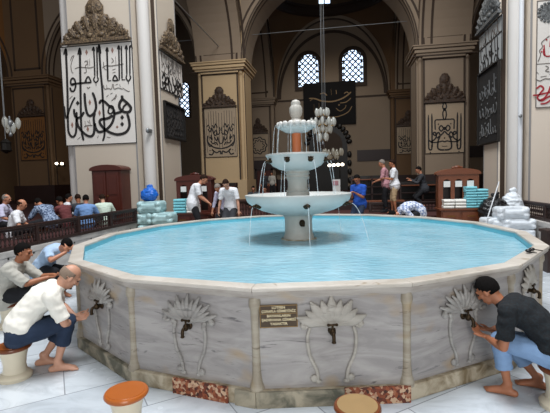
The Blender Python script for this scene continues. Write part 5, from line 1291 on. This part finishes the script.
def stander(label, x, y, z, ang, wear, lean=.05, headdrop=.3, hands=None, s=1.0, crouch=0, turn=0, group=None, up=0):
    a = math.radians(ang); f = V((math.sin(a), math.cos(a), 0)); r = V((f.y, -f.x, 0)); b = math.radians(ang+turn); ff = V((math.sin(b), math.cos(b), 0))
    pel = V((x, y, z+(.93-crouch)*s))-f*.25*math.sin(lean); L = .52*s
    nk = pel+f*(L*math.sin(lean))+V((0, 0, L*math.cos(lean)))
    hl = lean+.25*(1 if lean > .3 else .3); hd = nk+f*(.19*s*math.sin(hl+.15))+V((0, 0, .17*s*math.cos(hl)))
    hR, hL = (pel+f*.1+r*.3+V((0, 0, -.1)), pel+f*.1-r*.3+V((0, 0, -.1))) if hands is None else (pel+f*hands[0][0]+r*hands[0][1]+V((0, 0, hands[0][2])), pel+f*hands[1][0]+r*hands[1][1]+V((0, 0, hands[1][2])))
    person(label, dict(pel=pel, neck=nk, mid=-f*(.05 if lean > .3 else -.01)+V((0, 0, .16 if lean > 1 else .05 if lean > .3 else 0)), lat=r, head=hd, face=ff*math.cos(headdrop)-V((0, 0, math.sin(headdrop))), hup=V((0, 0, 1))*math.cos(headdrop)+ff*math.sin(headdrop),
        handR=hR, handL=hL, poleR=-f+r*.6+V((0, 0, -.3)), poleL=-f-r*.6+V((0, 0, -.3)), footR=V((x, y, z+.085))+r*.11+f*.06, footL=V((x, y, z+.085))-r*.11-f*.04, kpole=f, toe=f, s=s, z=z), wear, group, vox=.014)
W0 = lambda **k: dict(dict(skin='skin', shirt='cloth_white', legs='cloth_dark', hair='hair_black', hairkind='full', shoes=None, sleeve=.42), **k)
G = None
def rail_sitter(px, py, Y, label, ang, wear, lean, drop, arms='lap', **kw):
    h = at_Y(px, py, Y); a = math.radians(ang); hz = .68*math.cos(lean*1.1); hf = .70*math.sin(lean*1.15)
    sitter(label, h.x-math.sin(a)*hf, h.y-math.cos(a)*hf, ZP, ang, wear, lean, drop, arms, seat=max(.11, h.z-ZP-hz), **kw)
rail_sitter(6.5, 199, 9.3, 'grey haired seated man in lilac white shirt at far left behind balustrade', 70, W0(shirt='cloth_lilac', hair='hair_grey', hairkind='thin', sleeve=.5), .2, .3)
rail_sitter(22, 207, 8.3, 'balding seated man in white T-shirt behind balustrade, second from left edge', 60, W0(shirt='cloth_white', hair='hair_brown', hairkind='bald'), .25, .4)
rail_sitter(38, 203, 9.5, 'seated man in blue print shirt bent forward behind balustrade', -70, W0(shirt='cloth_print', sleeve=.95, hair='hair_black'), .75, .7, 'front')
rail_sitter(59.5, 203, 10.3, 'seated dark haired man in maroon shirt behind balustrade', -75, W0(shirt='cloth_maroon', skin='skin_tan'), .35, .35, 'front')
rail_sitter(69, 199, 11.3, 'seated dark haired man in white shirt and dark vest behind maroon shirt man', 45, W0(shirt='cloth_white', sleeve=.9), .12, .2)
rail_sitter(78, 202, 10.8, 'seated brown haired man with bowed head left of the sky blue shirt', -50, W0(shirt='cloth_charcoal', hair='hair_brown', skin='skin_tan'), .15, .5)
rail_sitter(86, 202, 10.2, 'seated dark haired man in sky blue shirt behind balustrade before the wardrobe', -30, W0(shirt='cloth_skyblue'), .2, .3)
rail_sitter(102.5, 203, 11.0, 'seated brown haired man in pale green shirt nearest the wrapped packs', -45, W0(shirt='cloth_palegreen', hair='hair_brown', skin='skin_pale'), .3, .4)
# around the far side of the basin
stander('man in white shirt and dark trousers leaning forward beside left towel cabinet', -4.10, 11.02, ZW, 75, W0(shirt='cloth_white', hair='hair_brown', shoes='cloth_dark'), .36, .55, ((.42, .12, .02), (.42, -.1, .02)), crouch=.02, s=1.06)
stander('man in white T-shirt facing the pool with head bowed, left of fountain', -3.12, 11.05, ZW, 185, W0(shirt='cloth_white', hair='hair_brown', skin='skin_pale', shoes='cloth_dark', legs='cloth_charcoal'), .42, .75, ((.22, .30, -.12), (.22, -.30, -.12)), crouch=.14, s=1.06)
stander('person in lilac shirt half hidden behind the bowed man in white T-shirt', -3.45, 11.55, ZW, 200, W0(shirt='cloth_lilac', hair='hair_grey', sleeve=.8, shoes='cloth_dark'), .45, .8, ((.35, .25, -.1), (.3, -.25, -.1)), crouch=.16)
P4, j4 = None, None
stander('man in bright blue shirt looking down at a phone right of fountain', .44, 11.75, ZW, 215, W0(shirt='cloth_blue', skin='skin_tan', legs='cloth_jeans', shoes='cloth_dark'), .12, .55, ((.30, .06, .30), (.30, -.06, .30)), crouch=.10)
stander('standing man in white T-shirt and beige shorts facing left behind the basin', 1.62, 13.6, ZP-.05, -85, W0(shirt='cloth_white', hair='hair_brown', skin='skin_tan', legs='cloth_beige', leglen=.62), .05, .25, ((.28, .08, .22), (.30, -.08, .22)))
stander('standing grey haired man in pink shirt behind the man in white T-shirt', 1.40, 14.2, ZP-.05, -80, W0(shirt='cloth_pink', hair='hair_grey', legs='cloth_dark', sleeve=.5, shoes='cloth_dark'), .14, .3, ((.35, .1, .1), (.35, -.1, .1)), s=1.02)
stander('person in white and navy checked shirt bent right down behind the rim', 1.66, 10.82, ZW, -105, W0(shirt='cloth_check', hair='hair_black', shoes='cloth_dark'), 1.62, 1.2, ((.45, .12, -.25), (.45, -.12, -.25)), crouch=.27)
stander('person in charcoal clothes leaning left with arms out below the far pillar', 2.80, 15.3, ZP-.05, -85, W0(shirt='cloth_charcoal', hair='hair_black', sleeve=.95), .22, .4, ((.5, .1, .36), (.45, -.1, .30)), crouch=.20)
for i, (x, y, c, lab) in enumerate(((264.5, 178, 'cloth_charcoal', 'distant standing person in charcoal shirt left of the fountain stem'), (272, 178, 'cloth_grey', 'distant standing person in light grey shirt close beside the fountain stem'))):
    p = at_Y(x, y, 27.5+i*1.2); stander(lab, p.x, 27.5+i*1.2, ZP-.05, 150+40*i, W0(shirt=c, shoes='cloth_dark', sleeve=.9), .04, .2, s=.98)
p = at_Y(251.6, 194, 17.5); sitter('seated person in dark clothes seen just left of the lower bowl', p.x, 17.9, ZP-.05, 170, W0(shirt='cloth_charcoal', sleeve=.9), .12, .3, seat=.14)
p = at_Y(269, 194, 17.5); sitter('seated person in brown clothes just above the left of the lower bowl', p.x, 16.7, ZP-.05, 190, W0(shirt='cloth_maroon', sleeve=.9), .12, .3, seat=.14)
